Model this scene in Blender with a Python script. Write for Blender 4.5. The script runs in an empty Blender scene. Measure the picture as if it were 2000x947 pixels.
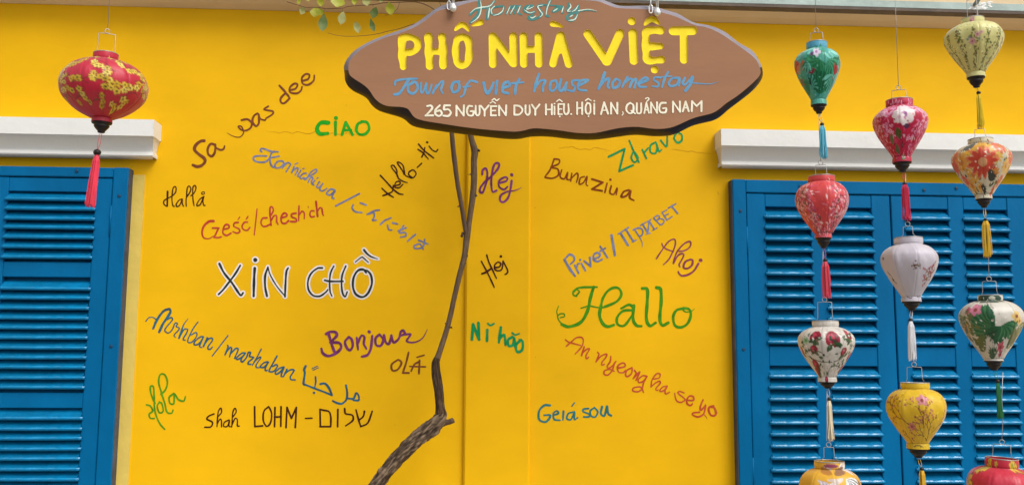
import bpy, bmesh, math, random
import numpy as np
from mathutils import Vector, Matrix
from mathutils.geometry import tessellate_polygon
rnd = random.Random(7)
S = bpy.context.scene
COL = S.collection

# ------------------------------------------------------------------ camera
F = 1800.0                       # focal length in photo pixels (photo 2000 px wide)
CAM = Vector((0, -3.3, 1.6))
u_c = Vector((80, -14706, F)).normalized()
r_c = Vector((30700, 388, F)); r_c = (r_c - u_c * r_c.dot(u_c)).normalized()
n_c = r_c.cross(-u_c) * -1       # into the wall
if n_c.z < 0: n_c = -n_c
def ray(px, py):
    d = Vector((px - 1000, py - 473.5, F))
    return Vector((d.dot(r_c), d.dot(n_c), d.dot(u_c)))
def at(px, py, y=0.0):
    """measure: the point of the plane Y=y seen at a pixel of the photograph"""
    d = ray(px, py); k = (y - CAM.y) / d.y
    return CAM + d * k
cam = bpy.data.cameras.new('camera'); camo = bpy.data.objects.new('camera', cam); COL.objects.link(camo)
cam.sensor_width = 36; cam.lens = 36 * F / 2000; cam.clip_start = .05; cam.clip_end = 2000
Mw = Matrix((( r_c.x, -r_c.y, -r_c.z), (n_c.x, -n_c.y, -n_c.z), (u_c.x, -u_c.y, -u_c.z)))
camo.matrix_world = Matrix.Translation(CAM) @ Mw.to_4x4()
S.camera = camo
S.render.resolution_x = 1024; S.render.resolution_y = 484

# ------------------------------------------------------------------ light
SUN_EL, SUN_AZ = math.radians(50), math.radians(142)      # azimuth clockwise from +Y : front right of the wall
w = bpy.data.worlds.new('World'); S.world = w; w.use_nodes = True
nt = w.node_tree; bg = nt.nodes['Background']
sky = nt.nodes.new('ShaderNodeTexSky'); sky.sky_type = 'NISHITA'; sky.sun_disc = False
sky.sun_elevation = SUN_EL; sky.sun_rotation = SUN_AZ; sky.dust_density = 4; sky.air_density = 1
hs = nt.nodes.new('ShaderNodeHueSaturation'); hs.inputs['Saturation'].default_value = .22
nt.links.new(sky.outputs[0], hs.inputs['Color']); nt.links.new(hs.outputs[0], bg.inputs[0])
bg.inputs[1].default_value = .15
sl = bpy.data.lights.new('sun', 'SUN'); sl.energy = 1.55; sl.angle = math.radians(34); sl.color = (1, .97, .92)
so = bpy.data.objects.new('sun', sl); COL.objects.link(so)
sd = Vector((math.sin(SUN_AZ) * math.cos(SUN_EL), math.cos(SUN_AZ) * math.cos(SUN_EL), math.sin(SUN_EL)))
so.rotation_euler = sd.to_track_quat('Z', 'Y').to_euler()
S.view_settings.view_transform = 'Standard'; S.view_settings.look = 'None'
S.view_settings.exposure = 0.33; S.view_settings.gamma = 1

# ------------------------------------------------------------------ helpers
def lin(c):
    return tuple(((v / 255) / 12.92 if v <= 10 else (((v / 255) + .055) / 1.055) ** 2.4) for v in c)
def material(name, rgb, rough=.6, var=.12, scale=6, bump=0, bscale=60, stretch=(1, 1, 1), metal=0, rgb2=None, coat=0, spec=.5, detail=6):
    m = bpy.data.materials.new(name); m.use_nodes = True
    t = m.node_tree; b = t.nodes['Principled BSDF']
    b.inputs['Roughness'].default_value = rough; b.inputs['Metallic'].default_value = metal
    b.inputs['Specular IOR Level'].default_value = spec
    if coat: b.inputs['Coat Weight'].default_value = coat; b.inputs['Coat Roughness'].default_value = .25
    tc = t.nodes.new('ShaderNodeTexCoord'); mp = t.nodes.new('ShaderNodeMapping'); mp.inputs['Scale'].default_value = stretch
    t.links.new(tc.outputs['Object'], mp.inputs[0])
    n = t.nodes.new('ShaderNodeTexNoise'); n.inputs['Scale'].default_value = scale; n.inputs['Detail'].default_value = detail
    n.inputs['Roughness'].default_value = .6
    t.links.new(mp.outputs[0], n.inputs['Vector'])
    r = t.nodes.new('ShaderNodeValToRGB')
    r.color_ramp.elements[0].position = .3; r.color_ramp.elements[1].position = .7
    a = rgb; c = rgb2 if rgb2 else tuple(min(.95, v * (1 + var)) for v in rgb)
    if not rgb2: a = tuple(v * (1 - var) for v in rgb)
    r.color_ramp.elements[0].color = (*a, 1); r.color_ramp.elements[1].color = (*c, 1)
    t.links.new(n.outputs['Fac'], r.inputs[0]); t.links.new(r.outputs[0], b.inputs['Base Color'])
    if bump:
        n2 = t.nodes.new('ShaderNodeTexNoise'); n2.inputs['Scale'].default_value = bscale; n2.inputs['Detail'].default_value = 5
        t.links.new(mp.outputs[0], n2.inputs['Vector'])
        bp = t.nodes.new('ShaderNodeBump'); bp.inputs['Strength'].default_value = bump; bp.inputs['Distance'].default_value = .01
        t.links.new(n2.outputs['Fac'], bp.inputs['Height']); t.links.new(bp.outputs[0], b.inputs['Normal'])
    return m
def link(name, me, mat=None, parent=None, label=None):
    o = bpy.data.objects.new(name, me); COL.objects.link(o)
    if mat is not None and me is not None:
        if not me.materials: me.materials.append(mat)
    if parent is not None: o.parent = parent
    if label: o['label'] = label
    return o
def finish(bm, name, mat=None, parent=None, smooth=False, label=None):
    me = bpy.data.meshes.new(name); bmesh.ops.recalc_face_normals(bm, faces=bm.faces)
    if smooth:
        for f in bm.faces: f.smooth = True
    bm.to_mesh(me); bm.free()
    return link(name, me, mat, parent, label)
def pydata(name, vs, fs, mat=None, parent=None, smooth=False, label=None):
    me = bpy.data.meshes.new(name); me.from_pydata(vs, [], fs); me.update()
    if smooth: me.polygons.foreach_set('use_smooth', [True] * len(me.polygons))
    return link(name, me, mat, parent, label)
def thing(name, label, cat, loc=(0, 0, 0), group=None):
    o = bpy.data.objects.new(name, None); COL.objects.link(o); o.location = loc; o.empty_display_size = .1
    o['label'] = label; o['category'] = cat
    if group: o['group'] = group
    return o
def box(bm, x0, x1, y0, y1, z0, z1, bev=0):
    vs = [bm.verts.new((x, y, z)) for x in (x0, x1) for y in (y0, y1) for z in (z0, z1)]
    q = [(0, 1, 3, 2), (4, 6, 7, 5), (0, 4, 5, 1), (2, 3, 7, 6), (0, 2, 6, 4), (1, 5, 7, 3)]
    fs = [bm.faces.new([vs[i] for i in f]) for f in q]
    if bev:
        es = list({e for f in fs for e in f.edges})
        bmesh.ops.bevel(bm, geom=es, offset=bev, segments=1, affect='EDGES')
def catmull(pts, step=1.0):
    """pts: rows (x, y, ...); returns resampled rows"""
    P = [np.array(p, float) for p in pts]
    if len(P) == 1: P = [P[0], P[0] + 1e-3]
    Q = [2 * P[0] - P[1]] + P + [2 * P[-1] - P[-2]]
    out = []
    for i in range(1, len(Q) - 2):
        p0, p1, p2, p3 = Q[i - 1:i + 3]
        L = np.linalg.norm((p2 - p1)[:2]); n = max(2, int(L / step))
        for k in range(n):
            t = k / n
            out.append(.5 * ((2 * p1) + (p2 - p0) * t + (2 * p0 - 5 * p1 + 4 * p2 - p3) * t * t + (3 * p1 - p0 - 3 * p2 + p3) * t ** 3))
    out.append(P[-1])
    return np.array(out)
def tube(bm, pts, rad, seg=8, cap=True, jitter=0):
    pts = [Vector(p) for p in pts]; n = len(pts)
    if not hasattr(rad, '__len__'): rad = [rad] * n
    rings = []; up = None
    for i, p in enumerate(pts):
        d = (pts[min(i + 1, n - 1)] - pts[max(i - 1, 0)])
        d = d.normalized() if d.length > 1e-9 else Vector((0, 0, 1))
        if up is None: up = d.orthogonal().normalized()
        up = (up - d * up.dot(d)); up = up.normalized() if up.length > 1e-6 else d.orthogonal().normalized()
        s = d.cross(up)
        rings.append([bm.verts.new(p + (up * math.cos(a) + s * math.sin(a)) * rad[i] * (1 + jitter * rnd.uniform(-1, 1)))
                      for a in [2 * math.pi * k / seg for k in range(seg)]])
    for a, b in zip(rings, rings[1:]):
        for k in range(seg): bm.faces.new((a[k], a[(k + 1) % seg], b[(k + 1) % seg], b[k]))
    if cap:
        bm.faces.new(rings[0][::-1]); bm.faces.new(rings[-1])
def lathe(bm, prof, cx=0, cy=0, seg=24):
    rings = [[bm.verts.new((cx + r * math.cos(2 * math.pi * k / seg), cy + r * math.sin(2 * math.pi * k / seg), z)) for k in range(seg)] for r, z in prof]
    for a, b in zip(rings, rings[1:]):
        for k in range(seg): bm.faces.new((a[k], a[(k + 1) % seg], b[(k + 1) % seg], b[k]))
    bm.faces.new(rings[0]); bm.faces.new(rings[-1])

# ------------------------------------------------------------------ materials
M = {}
M['yellow'] = material('yellow_plaster', (.80, .440, .003), .6, .085, 1.9, .10, 9, (1, 1, 1.6), spec=.12)
M['pale'] = material('pale_yellow_plaster', (.66, .49, .11), .7, .06, 9, .2, 40, spec=.15)
M['white'] = material('white_plaster', (.74, .735, .70), .6, .04, 4, .12, 40)
M['beige'] = material('beige_plaster', (.70, .54, .33), .7, .08, 3, .15, 30)
M['blue'] = material('blue_gloss_paint', (.0006, .118, .285), .34, .14, 5, .12, 40, (1, 1, .5), spec=.08)
M['blue_slat'] = material('blue_slat_paint', (.001, .138, .30), .42, .22, 16, .3, 70, (1, 1, 2), spec=.12)
M['blue_nose'] = material('blue_slat_nose_highlight', (.003, .20, .40), .22, .25, 22, .5, 80, (.6, 1, 1), spec=.9)  # lighter, glossier copy of the slat paint: the nose's sky highlight put into colour
M['board'] = material('brown_sign_paint', (.300, .150, .082), .62, .10, 2.5, .05, 30, (.8, 1, 2.5), spec=.1)
M['rim'] = material('dark_brown_rim_paint', (.017, .009, .009), .45, .2, 8, .1, 60, spec=.3)
M['letter'] = material('yellow_letter_paint', (.84, .64, .012), .5, .04, 20, .1, 90, spec=.2)
M['steel'] = material('galvanised_steel', (.30, .37, .34), .5, .16, 14, .1, 60, metal=.25)
M['rust'] = material('rust_and_shade_steel', (.10, .07, .05), .7, .3, 20)  # rust brown, with the shadow under the beam flange put into the dark colour
M['zinc'] = material('bright_zinc', (.78, .78, .75), .3, .05, 20, metal=.5)
M['wire'] = material('thin_grey_wire', (.42, .40, .38), .4, .1, 20, metal=.5)
M['black'] = material('dark_turned_wood', (.014, .010, .009), .4, .2, 30, spec=.3)
M['screw'] = material('blue_painted_screw', (.001, .035, .09), .4, .2, 30)
M['edge'] = material('bare_grey_frame_edge', (.085, .085, .10), .8, .25, 12, .2, 60, spec=.1)
M['bark'] = material('rough_brown_bark', (.022, .013, .009), .9, 0, 38, 1.0, 55, (1, 1, .35), rgb2=(.15, .095, .06), spec=.15)
M['bark2'] = material('smooth_grey_bark', (.12, .075, .05), .8, .25, 30, .4, 60, (1, 1, .4), spec=.2)
M['twig'] = material('thin_brown_twig', (.16, .08, .04), .8, .2, 30)
M['ground'] = material('ground_earth', (.14, .13, .11), .95, .2, .5)
M['asphalt'] = material('asphalt', (.055, .055, .055), .9, .2, 8, .2, 60)
M['concrete'] = material('pavement_concrete', (.34, .32, .29), .85, .12, 4, .2, 60)
M['dark'] = material('dark_interior', (.012, .012, .012), .9, .1, 4)
M['shade_inside'] = material('lantern_opening_shadow', (.03, .025, .025), .9, .1, 4)

# ------------------------------------------------------------------ ground, pavement, road
def struct(name, bm, mat):
    o = finish(bm, name, mat); o['kind'] = 'structure'; return o
bm = bmesh.new(); box(bm, -600, 600, -600, 600, -.5, -.14); struct('ground', bm, M['ground'])
bm = bmesh.new(); box(bm, -80, 80, -9.5, -2.22, -.14, -.10); struct('road', bm, M['asphalt'])
bm = bmesh.new(); box(bm, -40, 40, -2.0, .0, -.14, 0); struct('pavement', bm, M['concrete'])
bm = bmesh.new(); box(bm, -40, 40, -2.2, -2.005, -.14, .012, .012); struct('kerb', bm, M['concrete'])

# ------------------------------------------------------------------ the house
house = thing('yellow_house', 'yellow plastered house front with blue louvred shutters and painted greetings', 'house', (0, 0, 0))
soff = at(1400, 44.5).z                         # underside of the eave on the wall
WX0, WX1 = -7.0, 7.5
bm = bmesh.new(); box(bm, WX0, WX1, 0, 4.0, 0, soff); finish(bm, 'wall', M['yellow'], house)
ep = [(4.1, soff + .0005), (0, soff + .0005), (-.035, soff + .010), (-.125, soff + .052), (-.128, soff + .12), (4.1, soff + .12)]
pydata('eave_slab', [(x, y, z) for x in (WX0 - .1, WX1 + .1) for y, z in ep], [tuple(range(6))[::-1], tuple(range(6, 12))] + [(k, (k + 1) % 6, 6 + (k + 1) % 6, 6 + k) for k in range(6)], M['beige'], house)
PX0, PX1 = at(908.5, 600, -.018).x, at(1036, 500, -.018).x
bm = bmesh.new(); box(bm, PX0, PX1, -.018, .002, 0, soff - .001, .006); finish(bm, 'pilaster', M['yellow'], house)
# pale strip beside the left window
px0, px1 = at(250, 400, 0).x, at(279.5, 420, 0).x
bm = bmesh.new(); box(bm, px0 - .05, px1, -.004, .002, .8, at(270, 342).z); finish(bm, 'plaster_strip', M['pale'], house, label='pale yellow strip of plaster beside the left window frame')

def cornice(xa, xb, ends, ztop, zfb, zlip0, zlip1, D, label):
    prof = [(0, ztop + .002), (D, ztop), (D, zfb), (D - .012, zfb - .001)]
    zc0, zc1 = zfb - .001, zlip1
    for k in range(1, 8):
        a = k / 7 * math.pi / 2
        prof.append((D - .012 - .038 * math.sin(a) ** 1.0 * (k / 7) ** .3, zc0 + (zc1 - zc0) * (1 - math.cos(a)) ** .8))
    prof += [(D - .036, zlip1), (D - .034, zlip0 + .004), (D - .038, zlip0), (0, zlip0)]
    vs = []; fs = []
    for d, z in prof:
        e = .28 * (D - d)
        vs += [(xa + (e if ends[0] else 0), -d, z), (xb - (e if ends[1] else 0), -d, z)]
    # keep the returns square to the wall: the wall end of each return shares the X of its profile level
    n = len(prof)
    for i in range(n - 1): fs.append((2 * i, 2 * i + 1, 2 * i + 3, 2 * i + 2))
    # returns
    base = len(vs); side = []
    for s in (0, 1):
        ids = []
        for i, (d, z) in enumerate(prof):
            x = vs[2 * i + s][0]; vs.append((x, .001, z)); ids.append(len(vs) - 1)
        for i in range(1, n - 2):
            fs.append((2 * i + s, 2 * i + 2 + s, ids[i + 1], ids[i]))
    return pydata('cornice', vs, fs, M['white'], house, label=label)
lc = lambda px, py, y: at(px, py, y)
D = .085
cornice(-4.2, at(316.5, 235, 0).x, (0, 1), at(150, 231, -D).z, at(150, 263.2, -D).z, at(150, 303.5, -D + .035).z, at(150, 295, -D + .035).z, D, 'white moulded cornice above the left window')
cornice(at(1395.5, 260, 0).x, 4.4, (1, 0), at(1700, 257.6, -D).z, at(1700, 289.5, -D).z, at(1700, 328.5, -D + .035).z, at(1700, 320, -D + .035).z, D, 'white moulded cornice above the right window')

# --- shutters -----------------------------------------------------
FY, LY = -.045, -.040
ZB = .55
def frame(x0, x1, ztop, fw, fh, screws, label):
    bm = bmesh.new()
    box(bm, x0, x0 + fw, FY, .0, ZB, ztop, .003)
    box(bm, x1 - fw, x1, FY, .0, ZB, ztop, .003)
    box(bm, x0 + fw + .0005, x1 - fw - .0005, FY + .0015, .0, ztop - fh, ztop - .0008, .003)
    box(bm, x0 - .02, x1 + .02, FY - .02, .0, ZB - .05, ZB - .001, .003)
    f = finish(bm, 'window_frame', M['blue'], house, label=label)
    for xa_, xb_ in ((x0 - .0022, x0 - .0002), (x1 + .0002, x1 + .0022)):
        b2 = bmesh.new(); box(b2, xa_, xb_, FY + .004, -.0005, ZB, ztop - .002); finish(b2, 'frame_edge', M['edge'], f)
    for sx, sy in screws:
        p = at(sx, sy, FY)
        b2 = bmesh.new(); lathe(b2, [(.0028, 0), (.0052, .0006), (.006, .0012), (.0035, .002), (.0015, .0012)], seg=12)
        bmesh.ops.rotate(b2, verts=b2.verts, matrix=Matrix.Rotation(math.pi / 2, 3, 'X')); 
        o = finish(b2, 'screw', M['screw'], f, smooth=True); o.location = (p.x, FY - .0002, p.z)
    return f
slat_cache = {}
def slat_mesh(L):
    k = round(L, 4)
    if k in slat_cache: return slat_cache[k]
    bm = bmesh.new(); h = L / 2
    # inclined board from the back-top to the front-bottom
    prof = [(.021, .0225), (.025, .0165), (.001, -.0105), (-.006, -.0130), (-.0105, -.0118), (-.0130, -.0085), (-.0125, -.0050), (-.0085, -.0010), (-.0030, .0030)]
    va = [bm.verts.new((-h, y, z)) for y, z in prof]; vb = [bm.verts.new((h, y, z)) for y, z in prof]
    n = len(prof)
    for i in range(n): bm.faces.new((va[i], va[(i + 1) % n], vb[(i + 1) % n], vb[i]))
    bm.faces.new(va); bm.faces.new(vb[::-1])
    # ears of the nose lapping over the stiles
    for s in (-1, 1):
        e = .0065; pr = [(-.0015, -.0128), (-.006, -.0130), (-.0105, -.0118), (-.0130, -.0085), (-.0125, -.0050), (-.0085, -.0010), (-.0012, .0015)]
        a = [bm.verts.new((s * (h - .0005), y, z)) for y, z in pr]
        b = [bm.verts.new((s * (h + e), y * .72, z * .8 - .002)) for y, z in pr]
        m = len(pr)
        for i in range(m): bm.faces.new((a[i], a[(i + 1) % m], b[(i + 1) % m], b[i]))
        bm.faces.new(a); bm.faces.new(b)
    bmesh.ops.recalc_face_normals(bm, faces=bm.faces)
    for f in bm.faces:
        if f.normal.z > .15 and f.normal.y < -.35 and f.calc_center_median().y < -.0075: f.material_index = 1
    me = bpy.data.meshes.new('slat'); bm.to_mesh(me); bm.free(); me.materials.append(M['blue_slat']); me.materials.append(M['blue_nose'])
    slat_cache[k] = me
    return me
def shutter(x0, x1, ztop, cols, sections, hinges, label):
    """cols: (xa, xb) openings; sections: (z_first_nose, pitch, count, z_top, z_bottom)"""
    bm = bmesh.new(); g = .0025
    edges = [x0 + g] + [v for c in cols for v in c] + [x1 - g]
    for i in range(0, len(edges), 2): box(bm, edges[i], edges[i + 1], LY, -.006, ZB + .004, ztop, .0025)
    for xa, xb in cols:
        tops = ztop
        for (zn, p, n, zt, zb) in sections:
            box(bm, xa + .0004, xb - .0004, LY + .0012, -.0065, zt, tops - .0007, .002)
            tops = zb
        box(bm, xa + .0004, xb - .0004, LY + .0012, -.0065, ZB + .004, tops, .002)
        box(bm, xa + .0003, xb - .0003, -.010, -.0062, ZB + .006, ztop - .002)
    s = finish(bm, 'shutter', M['blue'], house, label=label)
    for xa, xb in cols:
        me = slat_mesh(xb - xa - .001)
        for (zn, p, n, zt, zb) in sections:
            for k in range(n):
                o = bpy.data.objects.new('slat', me); COL.objects.link(o); o.parent = s
                o.location = ((xa + xb) / 2 + rnd.uniform(-.0008, .0008), LY + .0005, zn - k * p + .013 + rnd.uniform(-.0012, .0012))
                o.rotation_euler = (rnd.uniform(-.05, .05), rnd.uniform(-.003, .003), 0)
    for hx, hz0, hz1 in hinges:
        b2 = bmesh.new(); tube(b2, [(hx, LY - .0015, hz0), (hx, LY - .0015, hz1)], .0036, 10); finish(b2, 'hinge', M['blue'], s, smooth=True)
    return s
# right window
zt = at(1700, 354.5, FY).z
xl = at(1430.5, 360, FY).x; fw = at(1457.5, 400, FY).x - xl; fh = zt - at(1600, 378, FY).z
gapx = at(1740, 420, LY).x; lx0 = xl + fw; lx1 = gapx; W = lx1 - lx0
lx2 = gapx + W
frame(xl, lx2 + fw, zt, fw, fh, [(1446, 412), (1452.5, 682), (1805, 371), (1868, 367.5), (1563, 364)], 'blue frame of the right window')
ztl = zt - fh - .003
zs1, zs1b = at(1540, 404, LY).z, at(1700, 677, LY).z
zs2 = at(1700, 715, LY).z
n1 = [at(1550, y, LY - .01).z for y in (426.5, 672)]; p1 = (n1[0] - n1[1]) / 11
n2 = [at(1550, y, LY - .01).z for y in (738, 945)]; p2 = (n2[0] - n2[1]) / 9
sec2 = (n2[0], p2, 17, zs2, n2[0] - 16.35 * p2)
c1 = (at(1495, 420, LY).x, at(1586, 520, LY).x); c2 = (at(1617.5, 560, LY).x, at(1708.5, 560, LY).x)
c3 = (at(1775.5, 560, LY).x, at(1859.5, 560, LY).x); c4 = (at(1889, 540, LY).x, at(1975, 540, LY).x)
hx = lx0 + .001
H = lambda a, b: (at(1460, a, LY).z, at(1460, b, LY).z)
shutter(lx0, lx1, ztl, [c1, c2], [(n1[0], p1, 12, zs1, zs1b), sec2], [(hx, *H(443, 497)), (hx, *H(893, 950))], 'left leaf of the right window shutters')
shutter(lx1, lx2, ztl, [c3, c4], [(n1[0], p1, 12, zs1, zs1b), sec2], [], 'right leaf of the right window shutters')
# left window
zt = at(130, 325.5, FY).z
xr = at(251, 335, FY).x; fwl = xr - at(220.5, 350, FY).x; fh = zt - at(110, 345, FY).z
lr = xr - fwl; ca, cb = at(14, 400, LY).x, at(184.5, 400, LY).x
st = lr - cb; ll = ca - st
frame(2 * ll - xr, xr, zt, fwl, fh, [(150, 334), (233, 383), (217, 676)], 'blue frame of the left window')
ztl = zt - fh - .003
yz = lambda y: at(90, y, LY).z
nz = lambda y: at(90, y, LY - .01).z
secs = [(nz(392), (nz(392) - nz(505.6)) / 6, 7, yz(374), yz(511)),
        (nz(567), (nz(567) - nz(760.7)) / 10, 11, yz(541), yz(766)),
        (nz(821), (nz(821) - nz(939.7)) / 6, 11, yz(796.5), nz(821) - 10.35 * (nz(821) - nz(939.7)) / 6)]
shutter(ll, lr, ztl, [(ca, cb)], secs, [(lr - .001, yz(400), yz(458))], 'right leaf of the left window shutters')
shutter(2 * ll - lr, ll, ztl, [(2 * ll - cb, 2 * ll - ca)], secs, [], 'left leaf of the left window shutters')

# ------------------------------------------------------------------ lettering: brush strokes -> outlines -> flat or raised meshes
CROP = dict(A=(300, 120, 4.306), B=(300, 330, 5.556), C=(480, 270, 4.118), C2=(480, 280, 7.89), D=(400, 470, 5.556), E=(270, 580, 3.383),
            E2=(280, 590, 8.606), E3=(400, 650, 8.61), F=(480, 620, 3.946), G=(1040, 250, 3.055), P=(1090, 440, 8.61), R=(1200, 390, 9.47),
            J2=(1270, 460, 10.52), H=(1040, 540, 3.055), N1=(1090, 640, 6.763), N2=(1240, 700, 7.283), I=(880, 250, 5.572), J=(700, 240, 2.63), JJ=(920, 480, 9.467),
            K=(700, 580, 2.58), L=(560, 0, 3.382), SM=(760, 0, 4.762), SN=(1140, 0, 5.556), SO=(760, 135, 6.06), SQ=(1090, 135, 6.06),
            SH=(900, 0, 7.143), SS=(1030, 140, 9.524), ST=(1190, 140, 8.696), X=(0, 0, 1))
def strokes(spec):
    """'crop| w:x,y x,y ; w:... ' -> list of sampled (x, y, r) arrays in photo pixels. flags before the width: L straight, > taper to the end, < taper from the start, t both"""
    out = []
    for part in spec.split('\n'):
        part = part.strip()
        if not part: continue
        c, body = part.split('|'); ox, oy, s = CROP[c.strip()]; wd = 12
        for st_ in body.split(';'):
            st_ = st_.strip()
            if not st_: continue
            fl = ''
            if ':' in st_:
                hd, st_ = st_.split(':'); hd = hd.strip()
                while hd and hd[0] in 'L<>t': fl += hd[0]; hd = hd[1:]
                if hd: wd = float(hd)
            pts = [tuple(map(float, q.split(','))) for q in st_.split()]
            pts = [(ox + x / s, oy + y / s) for x, y in pts]
            if len(pts) == 1: pts.append((pts[0][0] + .1, pts[0][1]))
            if 'L' in fl:
                a = []
                for p, q in zip(pts, pts[1:]):
                    n = max(2, int(math.dist(p, q) / .5)); a += [(p[0] + (q[0] - p[0]) * k / n, p[1] + (q[1] - p[1]) * k / n) for k in range(n)]
                a = np.array(a + [pts[-1]])
            else: a = catmull(pts, .5)
            L = len(a); t = np.linspace(0, 1, L); r = np.full(L, wd / s / 2)
            if '>' in fl: r = r * (1 - .75 * t ** 1.6)
            elif '<' in fl: r = r * (.25 + .75 * (1 - (1 - t) ** 1.6))
            elif 't' in fl: r = r * (.3 + .7 * np.sin(np.pi * t) ** .6)
            elif L > 12 and 'L' not in fl: r = r * (1 + .10 * np.sin(t * L * .11 + pts[0][0]) - .12 * np.maximum(0, (t - .8) / .2))
            out.append(np.column_stack([a, r]))
    return out
def contours(strk, grow=0, h=.5):
    allp = np.vstack(strk); R = allp[:, 2].max() + grow + 2
    x0, y0 = allp[:, 0].min() - R, allp[:, 1].min() - R
    nx = int((allp[:, 0].max() + R - x0) / h) + 2; ny = int((allp[:, 1].max() + R - y0) / h) + 2
    D_ = np.full((ny, nx), 3.0)
    for x, y, r in allp:
        r += grow; k = r + 1.2
        i0, i1 = max(0, int((x - k - x0) / h)), min(nx, int((x + k - x0) / h) + 2)
        j0, j1 = max(0, int((y - k - y0) / h)), min(ny, int((y + k - y0) / h) + 2)
        gx = x0 + h * np.arange(i0, i1) - x; gy = y0 + h * np.arange(j0, j1) - y
        d = np.sqrt(gy[:, None] ** 2 + gx[None, :] ** 2) - r
        D_[j0:j1, i0:i1] = np.minimum(D_[j0:j1, i0:i1], d)
    D_[np.abs(D_) < 1e-5] = 1e-5
    ins = D_ < 0
    code = ins[:-1, :-1] * 1 + ins[:-1, 1:] * 2 + ins[1:, 1:] * 4 + ins[1:, :-1] * 8
    js, is_ = np.nonzero((code > 0) & (code < 15))
    T = {1: [(3, 0)], 2: [(0, 1)], 3: [(3, 1)], 4: [(1, 2)], 5: [(3, 0), (1, 2)], 6: [(0, 2)], 7: [(3, 2)], 8: [(2, 3)], 9: [(2, 0)], 10: [(0, 1), (2, 3)],
         11: [(2, 1)], 12: [(1, 3)], 13: [(1, 0)], 14: [(0, 3)]}
    nxt = {}; pos = {}
    def edge(j, i, e):
        if e == 0: k = (0, j, i); a, b, ax = D_[j, i], D_[j, i + 1], 0
        elif e == 2: k = (0, j + 1, i); a, b, ax = D_[j + 1, i], D_[j + 1, i + 1], 0
        elif e == 3: k = (1, j, i); a, b, ax = D_[j, i], D_[j + 1, i], 1
        else: k = (1, j, i + 1); a, b, ax = D_[j, i + 1], D_[j + 1, i + 1], 1
        if k not in pos:
            t = a / (a - b); pos[k] = (x0 + h * (k[2] + (t if ax == 0 else 0)), y0 + h * (k[1] + (t if ax == 1 else 0)))
        return k
    for j, i in zip(js.tolist(), is_.tolist()):
        for a, b in T[int(code[j, i])]: nxt[edge(j, i, a)] = edge(j, i, b)
    loops = []
    while nxt:
        k0, k = None, next(iter(nxt)); k0 = k; lp = []
        while k in nxt: lp.append(pos[k]); k = nxt.pop(k)
        if len(lp) > 7: loops.append(lp)
    res = []
    for lp in loops:      # drop nearly collinear points
        o = [lp[0]]
        for p, q in zip(lp[1:], lp[2:] + lp[:1]):
            a = o[-1]; cr = abs((p[0] - a[0]) * (q[1] - a[1]) - (p[1] - a[1]) * (q[0] - a[0]))
            if cr > .05 * max(.2, math.dist(a, q)) or math.dist(a, p) > 4: o.append(p)
        if len(o) >= 4: res.append(o)
    return res
def area(lp): return .5 * sum(a[0] * b[1] - b[0] * a[1] for a, b in zip(lp, lp[1:] + lp[:1]))
def inside(p, lp):
    c = False
    for (x1, y1), (x2, y2) in zip(lp, lp[1:] + lp[:1]):
        if (y1 > p[1]) != (y2 > p[1]) and p[0] < (x2 - x1) * (p[1] - y1) / (y2 - y1) + x1: c = not c
    return c
def islands(loops):
    ar = [area(l) for l in loops]; big = max(ar, key=abs); sg = 1 if big > 0 else -1
    outs = [l for l, a in zip(loops, ar) if a * sg > 0]; holes = [l for l, a in zip(loops, ar) if a * sg <= 0]
    g = [[o] for o in outs]
    for hl in holes:
        c = [k for k in g if inside(hl[0], k[0])]
        if c: min(c, key=lambda k: abs(area(k[0]))).append(hl)
    return g
def flat_text(name, loops, y, mat, parent, label=None):
    vs = []; fs = []
    for isl in islands(loops):
        polys = [[Vector((p[0], -p[1], 0)) for p in l] for l in isl]
        b = len(vs)
        for l in isl:
            for p in l: vs.append(tuple(at(p[0], p[1], y)))
        for t in tessellate_polygon(polys): fs.append(tuple(b + i for i in t))
    me = bpy.data.meshes.new(name); me.from_pydata(vs, [], fs); me.update()
    bm = bmesh.new(); bm.from_mesh(me); bmesh.ops.recalc_face_normals(bm, faces=bm.faces)
    for f in bm.faces:
        if f.normal.y > 0: f.normal_flip()
    bm.to_mesh(me); bm.free()
    return link(name, me, mat, parent, label)
def brush(name, c1, c2=None, var=.25):
    c1 = lin(c1); c2 = lin(c2) if c2 else None
    c1 = tuple(v * .93 for v in c1); c2 = tuple(v * .93 for v in c2) if c2 else None
    return material(name, c1, .6, var, 38, .1, 120, rgb2=c2, detail=5, spec=.12)
B_BROWN = brush('brown_brush_paint', (105, 50, 24), (140, 78, 48))
B_DARK = brush('dark_brown_brush_paint', (45, 16, 10), (85, 38, 18))
B_RED = brush('red_brush_paint', (168, 42, 28), (205, 78, 62))
B_GREY = brush('grey_blue_brush_paint', (98, 100, 122), (135, 145, 180))
B_TEAL = brush('teal_blue_brush_paint', (58, 72, 78), (28, 112, 140))
B_TEALG = brush('teal_green_brush_paint', (45, 100, 95), (40, 130, 130))
B_GREEN = brush('green_brush_paint', (50, 120, 14), (75, 155, 24))
B_LEAF = brush('leaf_green_brush_paint', (70, 125, 14), (100, 160, 30))
B_EMER = brush('emerald_brush_paint', (14, 128, 70), (30, 158, 92))
B_VIV = brush('vivid_green_brush_paint', (24, 146, 18), (46, 178, 44))
B_PURP = brush('purple_brush_paint', (98, 40, 72), (138, 66, 125))
B_MAUVE = brush('mauve_brush_paint', (118, 44, 48), (158, 78, 100))
B_ORNG = brush('rust_red_brush_paint', (180, 60, 18), (205, 92, 60))
B_RUST = brush('rust_brown_brush_paint', (115, 46, 8), (150, 70, 18))
B_BLACK = brush('black_brush_paint', (26, 34, 34), (52, 58, 54))
B_WHITE = brush('white_brush_paint', (232, 222, 214), (245, 238, 230))
GREET = []
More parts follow.
